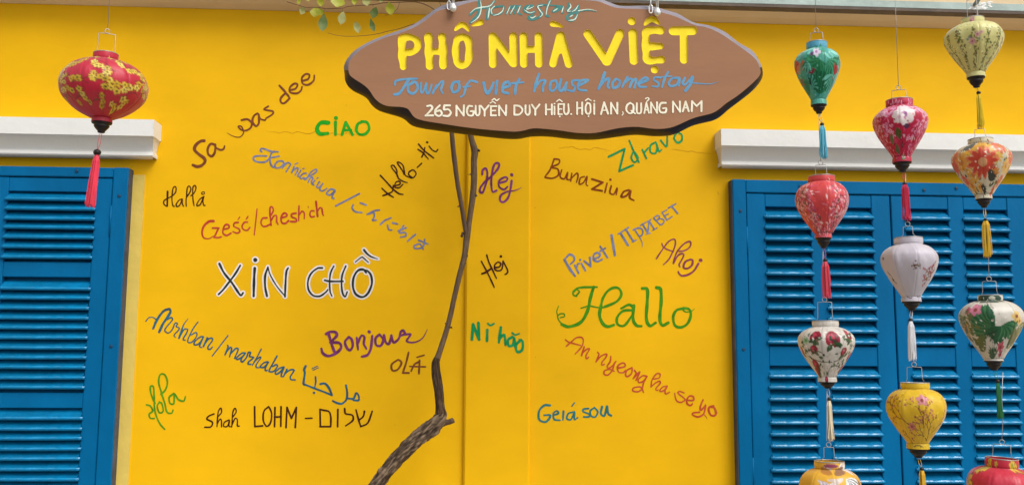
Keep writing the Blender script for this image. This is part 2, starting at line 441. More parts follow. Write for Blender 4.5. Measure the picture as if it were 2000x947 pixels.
def greet(mat, label, spec, y=-.0008): GREET.append((mat, label, spec, y))
greet(B_BROWN, "brown painted greeting 'Sa was dee'", """
A|26:425,668 395,672 355,705 345,745 385,785 425,815 432,845 405,875 365,885 330,872; 20:515,700 480,695 455,735 460,780 490,798 515,765 520,700; 16:512,705 530,730 565,745 590,735 597,712
A|>18:740,495 790,488 825,520 815,560 775,583 735,575 712,548 740,550 757,600 725,637 670,630 618,602
A|18:885,450 870,440 840,465 832,510 860,545 885,520 885,455; 14:885,455 900,485 935,495 945,485; 15:965,378 930,405 1000,420 1000,445 945,480
A|18:1058,205 1100,250 1145,310; 18:1135,290 1110,272 1070,310 1072,345 1100,352 1145,312; 17:1150,243 1195,230 1210,195 1180,190 1145,225 1150,262 1205,270 1240,245 1248,215; 17:1255,165 1300,150 1310,115 1280,108 1248,140 1255,188 1300,198 1345,165 1352,120""")
greet(B_DARK, "dark brown painted greeting 'Hallå'", """
B|20:152,245 150,320 148,400; 14:145,405 115,385 110,350 140,325 190,300 235,260 245,210 230,190 210,215 200,290 200,350 210,400 225,405; 14:310,325 275,340 245,385 255,408 285,390 310,330 310,370 325,405
B|14:358,305 390,260 405,215 385,185 365,210 358,290 352,350 355,405; 405,290 440,260 460,210 450,180 427,200 425,290 430,350 440,398; 545,300 500,330 470,380 475,400 510,380 540,305; 545,300 535,350 545,395 560,395; 10:537,247 520,262 530,275 550,270 552,252 537,247""")
greet(B_RED, "red painted greeting 'Cześć/chesh'ch'", """
B|>28:650,565 600,570 545,620 525,690 545,745 600,755 650,725; 18:640,640 710,640; 705,642 660,735; 655,740 700,745 735,735; 19:760,655 815,640 815,610 780,605 755,650 755,700 795,720 840,695
B|17:920,580 880,585 870,620 925,650 935,680 905,695 860,680; 13:935,520 915,550; 17:1020,575 985,580 960,620 975,655 1015,665 1045,635; 13:1025,515 1005,545; L14:1122,435 1110,560 1092,715
B|18:1230,530 1185,535 1165,580 1185,620 1225,620 1262,600; 18:1275,500 1300,450 1285,412 1265,420 1262,480 1270,550 1275,610; 1275,560 1305,510 1335,510 1335,570 1350,600; 20:1385,530 1440,515 1445,490 1415,480 1385,520 1390,580 1430,590 1465,560
B|20:1545,480 1500,490 1500,520 1545,540 1545,570 1485,570; 17:1578,400 1575,480 1575,560; 1578,500 1610,460 1635,480 1635,540; 9:1675,405 1680,420; 18:1740,455 1710,455 1695,490 1710,520 1745,515; 22:1762,355 1770,430 1780,515; 18:1780,460 1800,425 1825,430 1835,490 1845,505""")
greet(B_GREY, "grey blue painted greeting 'Konnichiwa / こんにちは'", """
C2|26:245,130 225,110 240,82 290,88 380,122 440,130 500,130; 26:440,125 395,155 365,230 300,285 200,290 130,265 120,220 170,195 320,195; 22:520,198 380,225; 26:370,240 380,310 410,360 450,372
C2|25:560,275 500,275 450,330 465,378 530,370 580,320 575,280 540,270; 22:600,310 565,385; 575,365 640,300 690,320 670,360 620,440; 17:800,300 755,325; 24:745,360 705,455; 22:710,450 750,400 800,380 800,420 760,490; 22:850,415 800,500 820,512; 18:880,392 900,388
C2|22:930,460 880,470 835,520 850,545 900,530; 895,548 960,520 1060,460 1098,420 1070,402 1000,450 940,540 905,562; 960,600 1000,530 1035,530 1010,600 1020,625; 1065,570 1025,625 1050,640; 18:1095,540 1115,530
C2|22:1135,590 1095,660 1110,685 1150,660 1190,620; 1170,640 1140,710 1180,735 1250,695; 27:1370,720 1310,705 1250,760 1260,790 1310,790 1375,730 1340,800 1330,840 1360,850
C|L13:722,545 915,445; 13:920,520 970,537; 865,535 855,560 880,590 935,598; 1075,577 1030,585 975,612; 985,610 1030,600 1032,635 1020,660 1050,658; 1170,640 1120,660 1080,695; 1180,680 1220,690; 1140,700 1150,735 1175,738
C|13:1225,745 1290,720; 1270,702 1235,758 1280,758 1288,785 1245,795; 1365,772 1300,828; 1390,820 1465,850; 1440,812 1430,865 1400,885 1360,885 1355,865 1400,850 1428,892""")
greet(B_DARK, "dark brown painted greeting 'Hello-Hi'", """
C|13:1083,300 1130,350 1175,400; 1095,403 1140,445 1188,475; 1103,462 1150,445 1180,425 1187,380; 1178,405 1230,445 1265,452; 12:1205,382 1240,370 1237,347 1207,355 1200,393 1235,398 1265,370
C|11:1230,330 1215,290 1170,230 1190,220 1215,260 1220,310 1260,345 1300,357; 1272,290 1260,260 1220,200 1237,195 1265,220 1275,265 1285,300 1335,322; 1310,275 1345,255 1370,285 1345,318 1310,292 1320,262; 12:1380,235 1415,202
C|12:1390,48 1435,100 1512,160; 1385,90 1425,118 1468,168; 1415,152 1432,120 1440,75; 11:1475,65 1500,95 1530,108 1545,90; 18:1458,33 1461,34""")
XIN = """
D|24:158,250 210,350 290,450 370,570 395,592 415,565; 22:385,268 330,360 270,440 200,530 150,580; 28:542,298 535,420 530,600; 44:547,207 549,209
D|24:675,600 655,500 655,380 685,290; 14:685,285 710,370 780,490 870,600; 22:870,605 875,480 885,340 905,295; 20:1275,295 1220,300 1150,360 1118,450 1130,540 1180,595 1250,600 1310,560 1335,530
D|18:1400,275 1365,350 1355,450 1360,550 1380,600; 20:1530,275 1490,380 1485,500 1500,580 1525,605 1545,555; 20:1300,428 1360,440 1500,440
D|24:1750,345 1720,312 1660,325 1615,400 1608,500 1640,580 1710,610 1770,570 1812,470 1805,380 1770,330 1730,318; 13:1635,230 1700,180 1720,185 1775,235; >24:1728,100 1760,140 1810,175 1880,198"""
greet(B_TEAL, "teal blue painted greeting 'Mrhban / marhaban' with Arabic script", """
E2|18:40,320 90,260 150,250 205,280 215,310; 40:165,440 210,330 270,230 350,140 440,110; 42:440,110 455,160 400,260 330,360 265,500; 22:400,290 470,255 485,300 400,400 360,470 400,512 450,500 500,430 520,370 545,345 575,362 550,405 600,430 590,470 530,530 515,565 540,585
E2|<34:750,275 680,370 640,480 600,600; 23:620,560 680,460 740,450 730,510 680,590 670,630 705,635; 21:920,330 850,420 780,550 745,640 760,675 820,665 890,580 900,520 870,510 800,550
E2|25:1010,580 960,580 870,650 850,700 880,715 940,690 1000,600 960,690 945,740 980,760; 34:1075,600 1010,740; 24:1040,690 1090,620 1150,600 1160,640 1090,740 1090,785 1130,785 1160,750
E3|L20:390,40 260,210 125,385; 28:385,205 390,240 340,365; 26:380,300 430,240 450,270 415,400; 25:440,340 520,260 560,280 500,425; 27:680,335 620,340 530,420 560,440 640,390 680,340 620,420 610,470 640,480 700,410 730,330 770,330 750,390 820,410 740,480 730,520 780,525
E3|22:950,270 880,400 800,540; 830,480 920,405 940,420 870,520 865,575 910,580; 27:1060,482 990,500 930,570 1000,570 1070,490 1020,580 1020,630 1050,625; 27:1215,385 1150,500 1085,620 1100,650 1160,640 1220,560 1200,530 1140,560
E3|27:1330,570 1260,590 1190,650 1200,690 1260,660 1330,580 1290,680 1290,730 1330,725; 28:1380,610 1330,720; 26:1350,680 1430,620 1500,625 1440,730 1450,780 1520,785
F|17:462,372 450,400 455,430 445,500 450,515; 15:445,510 520,540 600,570 665,597; 12:537,455 540,490 532,535; 19:525,577 526,578; 18:575,510 610,507 640,540 665,595; 7:512,390 555,372; 518,403 562,385; 16:772,520 782,580 775,630 740,662 700,655 670,640; 15:775,620 830,622 850,580 870,600 870,635 830,635""")
greet(B_LEAF, "leaf green painted greeting 'Hola' beside the left shutter", """
E|12:55,710 80,718 95,750 72,772 80,798 105,800; 12:110,700 85,640 80,592 100,592 105,650 110,750 140,830 175,872; 11:140,690 125,720 140,762 165,750 155,700 140,695; 12:150,640 180,610 193,560 175,512 145,512 135,560 150,620 175,700 190,758 220,765 230,745; 12:235,635 205,660 210,700 235,700 240,640 265,675 300,685 312,655""")
greet(B_DARK, "dark brown painted greeting 'Shah LOHM - שלום'", """
E|11:500,770 465,785 455,805 490,825 480,855 440,858; 9:525,790 550,760 545,732 528,760 520,855; 522,835 540,805 550,815 550,855; 600,810 570,825 565,852 590,850 603,815 600,850 615,855; 625,790 647,757 640,733 625,760 618,855; 620,840 640,800 655,810 655,848 668,850
F|L14:68,685 70,838 130,832; 13:175,685 140,720 135,790 160,835 190,810 200,740 180,690 165,695; L14:225,690 222,838; L:272,685 270,835; L:222,765 272,762; L:310,845 318,690 352,775 390,690 382,845
F|L12:460,775 510,773; L14:572,705 575,838; L:572,838 655,838; 655,838 655,760 640,722 600,712 572,705; L:710,705 708,838; 762,700 770,738 820,750 825,790 770,832; 850,710 868,780 885,835; 915,720 905,760 870,790; 975,720 940,810 885,838""")
greet(B_PURP, "purple painted greeting 'Bonjour'", """
F|22:620,125 650,110 690,112 700,140 650,190; 640,130 660,200 690,280; 660,190 720,195 735,230 700,270 640,295 595,275 583,238; 20:795,150 765,185 780,235 805,250 825,215 815,165 790,150; 18:855,155 865,245; 862,200 890,140 915,150 910,200 930,240
F|20:975,140 965,230 940,285 895,300; 24:950,108 953,110; 19:1030,130 1000,160 1005,210 1040,215 1060,170 1030,128; 19:1065,135 1080,190 1105,200 1122,140; 1122,135 1140,190 1180,160 1195,110 1215,100 1225,125 1190,140; >17:1225,130 1270,130 1240,180 1300,190 1360,160 1390,110 1400,90""")
greet(B_BROWN, "brown painted greeting 'OLÁ' beside the branch", """
F|15:1170,325 1125,360 1130,405 1170,400 1200,350 1180,325 1160,330; 1255,268 1235,350 1210,425; L:1210,425 1258,425; 1335,340 1300,360 1275,410; 1340,330 1335,430; L12:1265,375 1385,378; 1320,305 1375,288""")
greet(B_VIV, "vivid green painted greeting 'CiAO'", """
L|26:275,812 225,812 200,850 220,885 270,882; 20:322,808 322,890; 26:325,780 326,781; L19:390,808 365,890; L:390,808 435,890; L16:375,860 425,860; 18:500,805 470,820 460,860 480,888 520,885 545,850 530,810 495,803""")
greet(B_EMER, "emerald green painted greeting 'Zdravo' running under the sign", """
G|L13:455,172 550,125 518,258 600,222; 11:578,75 600,130 635,205; 600,145 590,180 610,205 630,180 610,145; 655,130 680,182; 665,150 690,120; 735,85 705,105 705,145 735,150 745,110 735,85; 740,95 755,140 770,130; 765,75 800,110 805,45; 12:860,30 845,60 865,88 890,75 890,40 860,25""")
greet(B_RUST, "rust brown painted greeting 'Buna ziua'", """
G|10:130,185 105,250 75,290; 130,185 160,190 155,215 110,235 150,245 155,280 120,300 75,295; 9:175,250 165,290 190,303 210,265 205,305 222,308; 235,270 228,318; 232,300 265,270 272,290 262,325; 310,290 285,300 280,335 305,325 325,290 320,335 330,345
G|L12:355,305 420,325 355,365 415,375; 10:445,330 432,385; 14:465,308 466,309; 10:470,345 462,385 485,395 505,360 500,398; 12:575,370 545,380 530,410 560,405 585,375 580,415 605,432""")
greet(B_GREY, "grey blue painted greeting 'Privet / Привет'", """
P|44:110,580 190,720 285,850; 32:120,560 190,490 260,520 270,590 210,650; 33:280,670 345,800; 28:318,700 330,650 365,640; 32:395,640 460,760; 38:372,578 374,580; L34:440,600 550,690 535,540; 34:610,560 690,530 700,480 650,460 600,500 600,580 670,605 740,570; L32:710,355 830,540; L30:710,430 795,385; L42:900,165 955,500
R|L24:70,635 265,510; L42:115,620 250,840; L36:210,545 350,770; L24:335,780 400,745; 29:345,555 450,520 520,560 520,640 465,680; >28:380,560 470,700 515,800 515,880; L20:480,475 575,420; L32:520,450 620,610; L20:590,635 665,615; L28:622,610 640,395; L28:640,390 740,550; L20:600,412 678,365; L20:710,565 790,520
R|L26:725,340 850,465; 24:735,330 800,290 835,320 790,370; 800,370 860,350 920,380 900,440 845,468; L26:880,235 975,375; L22:880,235 970,190; L:930,295 1000,260; L:975,375 1070,310; L26:995,155 1135,75; L33:1060,120 1170,255""")
greet(B_MAUVE, "mauve painted greeting 'Ahoj'", """
J2|30:125,475 200,360 290,230 380,120 480,72 520,120 500,240 440,380 380,490 270,600; 27:240,160 260,220 340,280 480,330; 33:475,570 500,460 560,320 680,180 800,120 835,170 800,250 700,310 600,325; 34:490,550 560,420 640,370 690,400 640,510 595,590 610,635
J2|42:830,490 730,530 685,610 700,670 780,670 860,600 870,510 820,485; 42:990,575 900,720 780,800 660,825 600,790 575,740; 70:1030,505 1040,507""")
greet(B_GREEN, "large green painted greeting 'Hallo' with curled ends", """
H|9:262,112 280,90 260,76 242,90 245,110 265,117; 13:245,90 280,66 385,62; 19:365,62 345,130 330,200 290,270 220,298 175,285; 8:220,298 170,275 150,240 165,222 188,222 190,238 165,244; 6:157,175 145,205 152,240; 9:290,188 340,175 400,185 450,178
H|19:410,170 400,230 420,280 450,298 485,288; 15:430,180 500,150 530,110 520,75 490,65 450,85 420,130 408,180; 15:605,185 575,167 530,190; 600,200 540,205 505,245 510,285 550,290 595,230; 18:605,172 600,250 620,290 650,295; 19:655,70 685,77 685,150 680,250 700,293 735,275; 740,65 765,77 768,150 760,250 775,290 810,275
H|16:900,190 860,200 840,240 850,290 885,302 925,280 945,230 935,195 900,187; >10:890,190 915,210 950,205 968,190""")
greet(B_ORNG, "rust red painted greeting 'An nyeong ha se yo'", """
N1|19:110,240 170,190 240,130 310,125 335,170 310,250 225,345; 95,155 150,190 300,230; 25:345,250 310,365; 19:320,330 380,280 415,280 370,360 375,405 405,385; 20:520,320 540,350 500,450; 505,440 570,370 640,345 630,390 580,450 580,490 610,480
N1|20:695,375 690,440 650,500 665,530 720,500 765,440; 745,460 715,560 660,620 610,610 615,565 680,545 740,570; 22:790,530 880,510 880,470 840,465 785,510 800,580 860,590 890,560; 22:975,525 910,560 890,620 920,640 970,600 980,530; 22:1010,560 1030,600 990,670; 1000,660 1080,580 1030,690
N1|21:1175,640 1120,630 1060,680 1070,720 1130,700 1175,640 1130,720 1115,800; 1115,800 1060,840 990,830 1000,790 1090,780 1130,850
N2|21:230,400 245,300 310,215 360,220 345,270 270,290; 240,390 300,340 350,320 360,350 300,420 310,450 330,440; 460,390 400,400 355,450 380,465 440,430 460,385 430,450 440,500 495,475; 21:700,485 640,465 615,490 700,560 710,590 650,620 590,590 565,490; 26:750,590 830,590 830,540 780,530 740,580 745,640 790,665 820,640
N2|26:970,585 930,680 940,730 1000,670; 1005,660 980,780 900,825 825,800 830,770 920,760; >15:980,790 1010,820 1035,870; 30:1120,670 1060,690 1050,740 1080,800 1130,810 1155,770 1130,700 1090,690; 14:1140,760 1170,765""")
greet(B_TEALG, "dark teal painted greeting 'Geiá sou'", """
H|13:105,767 70,767 40,800 40,850 75,866 100,845 105,825 70,825; 11:125,825 155,815 145,800 125,815 130,850 165,855; 12:185,802 182,853; 11:250,805 215,815 205,845 230,850 250,810 250,850 270,840; 9:250,752 235,772; 11:335,785 305,790 305,805 340,820 335,835 305,835; 370,780 345,800 350,830 375,835 390,805 370,780; 13:415,775 408,815 430,828 445,772 452,815 470,828""")
greet(B_PURP, "purple painted greeting 'Hej' between the branch and the pilaster edge", """
I|24:345,505 350,460 380,440 400,480 395,560 375,640 350,700 320,695 325,650 370,590 450,520 510,450 530,400 510,380 480,395 460,450 445,550 445,640 460,695 500,680; 22:525,600 600,580 620,550 590,535 530,575 530,640 580,670 620,640; 24:665,575 655,650 630,750 580,805 540,790 550,730 620,690; >16:620,690 700,680 760,655 770,640; 34:665,508 668,512""", -.0189)
greet(B_DARK, "near black painted greeting 'Hej' below the purple one", """
JJ|30:290,170 330,300 400,450 470,600; 190,285 270,430 350,590 430,765; 38:200,515 270,490 360,430; 30:450,400 520,390 550,330 500,300 440,350 440,430 500,460 570,430 592,282; 28:592,282 650,390 680,470 660,510 630,528; 50:552,195""", -.0189)
greet(B_EMER, "emerald green painted greeting 'Nǐ hǎo' on the pilaster", """
K|L15:572,213 578,137 608,213 605,130; 14:650,165 648,220; 10:652,132 665,142 683,133; 15:718,152 708,228; 13:710,210 735,190 742,240; 13:775,200 755,215 758,245 780,238 785,205 790,250; 9:775,180 790,190 812,183; 13:820,215 795,240 800,275 825,265 828,225 812,215""", -.0189)
for mat, label, spec, y in GREET:
    flat_text('greeting_lettering', contours(strokes(spec)), y, mat, house, label)
xs = strokes(XIN)
g = flat_text('greeting_lettering', contours(xs), -.0013, B_BLACK, house, "black painted greeting 'XIN CHỒ' with a white outline")
flat_text('white_outline', contours(xs, grow=3.0), -.0007, B_WHITE, g)
# hairline cracks and small dents in the plaster
ck = brush('crack_shadow_plaster', (215, 160, 14), (188, 130, 10))
def crack(x0, y0, x1, y1, amp, wd):
    n = int(abs(x1 - x0) / 9) + 2; pts = []
    for k in range(n):
        t = k / (n - 1); pts.append(f"{x0 + (x1 - x0) * t:.1f},{y0 + (y1 - y0) * t + rnd.uniform(-amp, amp):.1f}")
    return strokes(f"X|t{wd}:" + ' '.join(pts))
cr = crack(520, 258, 700, 262, 2.2, 1.1) + crack(1085, 288, 1195, 292, 2.5, 1.0) + crack(1310, 292, 1392, 300, 1.5, 1.2) + strokes('X|2.2:1402,375 1403,379; 2.0:676,206; 2.0:771,829; 1.8:1046,697; 2:1045,406')
flat_text('plaster_crack', contours(cr, h=.4), -.0005, ck, house)

# ------------------------------------------------------------------ signboard
SY = -.75
sign = thing('signboard', 'brown wooden signboard with scalloped edge and carved yellow letters', 'sign', tuple(at(1080, 130, SY)))
SO_ = Vector(sign.location)
outer = [(672.4, 142), (675, 160), (687, 174.5), (713.8, 189), (725.6, 204), (743, 216), (784.7, 229), (808.4, 245.4), (855.7, 254), (914.8, 261.7), (1000, 270.5), (1038, 265.6), (1074, 265.6), (1118, 270.6), (1162.7, 271.5), (1207, 266), (1242.5, 262), (1281, 264.7), (1316.5, 261.8), (1355, 244), (1399.3, 232), (1426, 211.5), (1455.5, 189.3), (1473, 174.5), (1486.5, 156.8), (1490, 142), (1485, 124), (1470.3, 100.6), (1443.6, 84.3), (1414, 62), (1384.5, 50.3), (1355, 44.4), (1325.3, 28), (1301.7, 20.7), (1266, 12), (1213, 12), (1189, 4.4), (1165, -4), (1118, -10), (1050, -20), (980, -14), (920.7, 0), (885, 6), (855.7, 14.8), (835, 29.6), (814.3, 44.4), (790.6, 56.2), (752, 69.5), (719.7, 82.8), (693, 99), (678.3, 115.3), (671.8, 130)]
inner = [(681.2, 142), (687, 150.8), (716.7, 171.5), (734.5, 195), (755, 207), (793.6, 211.4), (814.3, 232), (867.5, 242.5), (929.6, 251.3), (1000, 257.2), (1023.7, 255), (1044.4, 250.8), (1088.7, 254.4), (1127, 259.7), (1162.7, 259.7), (1207, 250.8), (1242.5, 247.9), (1281, 252), (1313.5, 248.4), (1355, 230.7), (1393.4, 220.3), (1420, 201), (1443.6, 184.9), (1473.2, 159.7), (1485, 145), (1484, 133), (1479, 121), (1467.3, 108), (1440.7, 88.7), (1408, 66.5), (1381.5, 54.7), (1355, 48.8), (1322.4, 34), (1298.7, 26.6), (1266, 19.2), (1207, 16.3), (1183.4, 8.9), (1165.6, 3), (1118, -1), (1050, -9), (985, -5), (926, 4), (891, 13.3), (855.7, 22.2), (832, 39.9), (811, 53), (781.8, 65), (749, 75.4), (713.8, 91.7), (693, 108), (682.7, 121), (680.5, 131)]
def radial(poly, n=300):
    c = catmull([*poly, poly[0]], 1.0); a = np.arctan2((c[:, 1] - 130) * 3, c[:, 0] - 1080); o = np.argsort(a)
    t = np.linspace(-math.pi, math.pi, n, endpoint=False)
    return np.column_stack([np.interp(t, a[o], c[o, 0], period=2 * math.pi), np.interp(t, a[o], c[o, 1], period=2 * math.pi)])
ri, ro = radial(inner), radial(outer)
TH = .034; n = len(ri)
vi = [at(x, y, SY) - SO_ for x, y in ri]; vo = [at(x, y, SY + TH) - SO_ for x, y in ro]
vs = [tuple(v) for v in vi]; fs = []
mid = [tuple(vi[k] * .5 + vo[k] * .5 + Vector((0, -.005, 0))) for k in range(n)]
vs += mid + [tuple(v) for v in vo] + [tuple(v + Vector((0, .012, 0))) for v in vo]
for r_ in range(3):
    for k in range(n): fs.append((r_ * n + k, r_ * n + (k + 1) % n, (r_ + 1) * n + (k + 1) % n, (r_ + 1) * n + k))
fs.append(tuple(range(3 * n, 4 * n)))
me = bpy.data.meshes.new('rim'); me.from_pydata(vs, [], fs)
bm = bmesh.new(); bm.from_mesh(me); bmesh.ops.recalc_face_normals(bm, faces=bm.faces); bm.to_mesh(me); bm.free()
o = link('rim', me, M['rim'], sign); me.materials.append(material('sky_gloss_lilac_paint', (.20, .175, .20), .55, .15, 14, .1, 60, spec=.5))
for k in range(2 * n):      # upper bevel in paler lilac grey: sky gloss painted into its colour
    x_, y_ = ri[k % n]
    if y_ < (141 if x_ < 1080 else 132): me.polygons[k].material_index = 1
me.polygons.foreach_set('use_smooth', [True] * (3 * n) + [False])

LET_LOOPS = []
LD = .0045
def raised(spec, label):
    import re
    spec = re.sub(r'(\d+):', lambda m_: str(round(int(m_.group(1)) * 1.07)) + ':', spec)
    """a letter carved into the board: its floor and its cut walls"""
    lp = contours(strokes(spec), h=.5); LET_LOOPS.append(lp)
    vs = []; fs = []; c = at(lp[0][0][0], lp[0][0][1], SY) - SO_
    for isl in islands(lp):
        b = len(vs)
        for l in isl:
            for x, y in l: vs.append(tuple(at(x, y, SY) - SO_ - c + Vector((0, LD, 0))))
        for t in tessellate_polygon([[Vector((p[0], -p[1], 0)) for p in l] for l in isl]): fs.append(tuple(b + q for q in t))
        k0 = b
        for l in isl:
            f0 = len(vs)
            for x, y in l: vs.append(tuple(at(x, y, SY) - SO_ - c + Vector((0, -.0003, 0))))
            m = len(l)
            for q in range(m): fs.append((k0 + q, k0 + (q + 1) % m, f0 + (q + 1) % m, f0 + q))
            k0 += m
    k = pydata('letter', vs, fs, M['letter'], sign, label=label); k.location = c
for spec, lab in [
    ('SM|68:122,358 120,480 132,622; 60:122,352 195,348 252,375 270,420 250,465 195,488 130,485', None),
    ('SM|70:366,345 370,480 378,616; 70:493,348 503,480 503,612; 60:370,482 505,482', None),
    ('SM|64:682,343 733,375 744,475 733,575 682,608 632,575 620,475 632,375 682,343', None),
    ('SM|t50:614,282 648,248 680,232 712,248 744,290', 'carved yellow hat accent over the O'),
    ('SM|>50:855,210 815,225 768,242', 'carved yellow acute accent beside the hat'),
    ('SM|L68:962,340 966,598; L68:972,348 1152,588; L68:1154,340 1160,592', None),
    ('SM|L68:1250,340 1254,596; L68:1390,340 1394,594; L60:1252,462 1392,462', None),
    ('SM|L66:1592,332 1525,594; L68:1597,332 1672,598; L46:1550,478 1640,478', None),
    ('SM|>52:1522,224 1570,235 1615,255', 'carved yellow grave accent over the A'),
    ('SN|L88:45,372 248,668; L88:395,365 258,668', None),
    ('SN|L88:533,360 546,660', None), ('SN|82:522,232 524,233', 'round yellow dot over the I'),
    ('SN|80:835,332 735,332 680,350 674,420 676,510 680,600 690,645 740,660 846,650; 76:680,508 836,505', None),
    ('SN|78:770,757 772,758', 'round yellow dot under the E'), ('SN|t62:662,272 698,230 740,212 778,226 820,262', 'carved yellow hat accent over the E'),
    ('SN|L92:972,338 1184,335; L80:1085,350 1088,652', None)]:
    raised(spec, lab)
isls = [i_ for lp in LET_LOOPS for i_ in islands(lp)]
polys = [[(x, y) for x, y in ri]] + [i_[0] for i_ in isls]; vs = []; fs = []
for p in polys: vs += [tuple(at(x, y, SY) - SO_) for x, y in p]
fs = [tuple(t) for t in tessellate_polygon([[Vector((x, -y, 0)) for x, y in p] for p in polys])]
for i_ in isls:
    for hl in i_[1:]:
        b = len(vs); vs += [tuple(at(x, y, SY) - SO_) for x, y in hl]; fs += [tuple(b + q for q in t) for t in tessellate_polygon([[Vector((x, -y, 0)) for x, y in hl]])]
me = bpy.data.meshes.new('board'); me.from_pydata(vs, [], fs)
bm = bmesh.new(); bm.from_mesh(me)
for f in bm.faces:
    f.normal_update()
    if f.normal.y > 0: f.normal_flip()
bm.to_mesh(me); bm.free(); link('board', me, M['board'], sign)
W_CREAM = brush('cream_brush_paint', (226, 216, 188), (244, 238, 216))
S_TEAL = brush('sign_teal_paint', (62, 122, 116), (84, 142, 138))
S_WHITE = brush('sign_pale_mint_paint', (196, 222, 200), (232, 240, 225))
S_BLUE = brush('sign_blue_paint', (88, 140, 180), (108, 160, 190))
def sign_text(mat, label, spec, lift, parent=None):
    o = flat_text('sign_lettering', contours(strokes(spec), h=.45), SY - lift, mat, parent or sign, label)
    o.data.transform(Matrix.Translation(-SO_)); return o
ht = sign_text(S_TEAL, "teal brushed word 'Homestay' with pale highlights at the top of the sign", """
SH|38:255,20 262,120 235,210 185,270 130,322; 36:130,205 200,145 300,115 400,92 465,25; 42:380,115 372,270; 30:560,95 450,110 420,190 480,212 570,180 600,100 540,88
SH|26:690,90 630,200; 660,140 745,85 690,200; 720,140 790,85 745,195; 770,110 830,88 805,180 850,208; 38:890,120 1000,85 920,95 885,150 960,185 1025,172; 36:1130,82 1070,95 1130,190 1085,250 990,275 945,250 1010,215
SH|32:1250,0 1200,130 1192,215 1230,232; 22:1110,68 1420,92; 32:1400,105 1320,120 1290,165 1350,150 1425,110 1418,185; 34:1510,55 1490,150 1540,165 1620,110; 34:1640,85 1620,200 1570,285 1495,280 1500,220 1640,165; >18:1640,165 1780,150 1900,172""", .0006)
sign_text(S_WHITE, None, """
SH|t16:275,20 285,110 265,210 210,280 140,325; t16:130,190 200,130 290,108 410,85 470,12; t20:402,112 380,262; 13:470,90 425,140 435,200; t14:600,95 580,160 520,205 450,220; t13:690,90 640,200; t13:755,85 690,200; t13:832,85 790,190
SH|t14:1020,95 960,125 920,130 960,85; t14:885,140 960,185 1030,165; t15:1150,75 1075,95 1110,160 1140,205 1100,248; t16:965,240 1000,255 1050,225; t14:1252,8 1205,120 1190,220; t20:1290,162 1350,125; t15:1432,95 1408,185; t16:1520,52 1535,100 1490,160 1535,160; t15:1640,78 1600,140 1550,170; t15:1630,205 1590,275 1500,292; t18:1520,240 1565,215; >14:1640,155 1780,135 1900,158""", .0010, ht)
sign_text(S_BLUE, "blue brushed line 'Town of viet house homestay' across the sign", """
SO|26:70,190 80,145 180,122 330,117; 33:230,130 175,215 120,290 60,303; 30:280,165 225,200 232,270 290,290 338,230 320,162 272,152; 24:378,165 376,265 400,275 440,175; 442,170 442,275 470,282 505,185; 26:560,195 515,290; 545,235 620,150 640,165 615,240 635,290
SO|31:830,152 765,162 738,225 762,278 820,250 832,190 805,152; 26:1040,158 965,140 915,200 885,300 850,330; 21:880,215 960,205; 35:1120,165 1140,255 1165,288 1205,240 1235,165; 33:1278,145 1262,295; 33:1350,225 1425,200 1405,155 1352,185 1345,268 1410,290; 31:1540,125 1500,200 1492,298; 26:1455,172 1590,160
SS|50:215,50 165,200 125,370; 47:140,300 240,180 330,175 290,280 292,370; 45:520,165 440,200 420,320 480,362 560,260 525,165; 45:625,150 592,330 650,350 735,200; 720,220 705,355; 40:960,165 850,170 830,235 885,290 850,365 750,345; 42:960,265 1130,165 1010,165 945,240 955,335 1095,355
SS|54:1440,25 1385,180 1325,320; 47:1350,275 1450,160 1520,140 1490,270 1520,305
ST|42:105,135 55,200 65,278 150,250 180,165 115,125; 40:310,95 215,268; 260,190 350,125 390,150 345,268; 370,190 450,125 452,180 425,275; 42:515,205 655,140 600,105 505,190 515,258 625,262; 33:870,105 775,100 762,150 838,200 815,258 725,250
ST|40:1000,10 940,120 895,268; 24:880,95 1060,80; 38:1190,112 1080,115 1012,190 1040,248 1140,225 1190,125 1182,240; 40:1285,110 1245,195 1290,220 1395,115; 52:1410,100 1375,220 1295,325; >24:1395,195 1700,212 1860,175""", .0006)
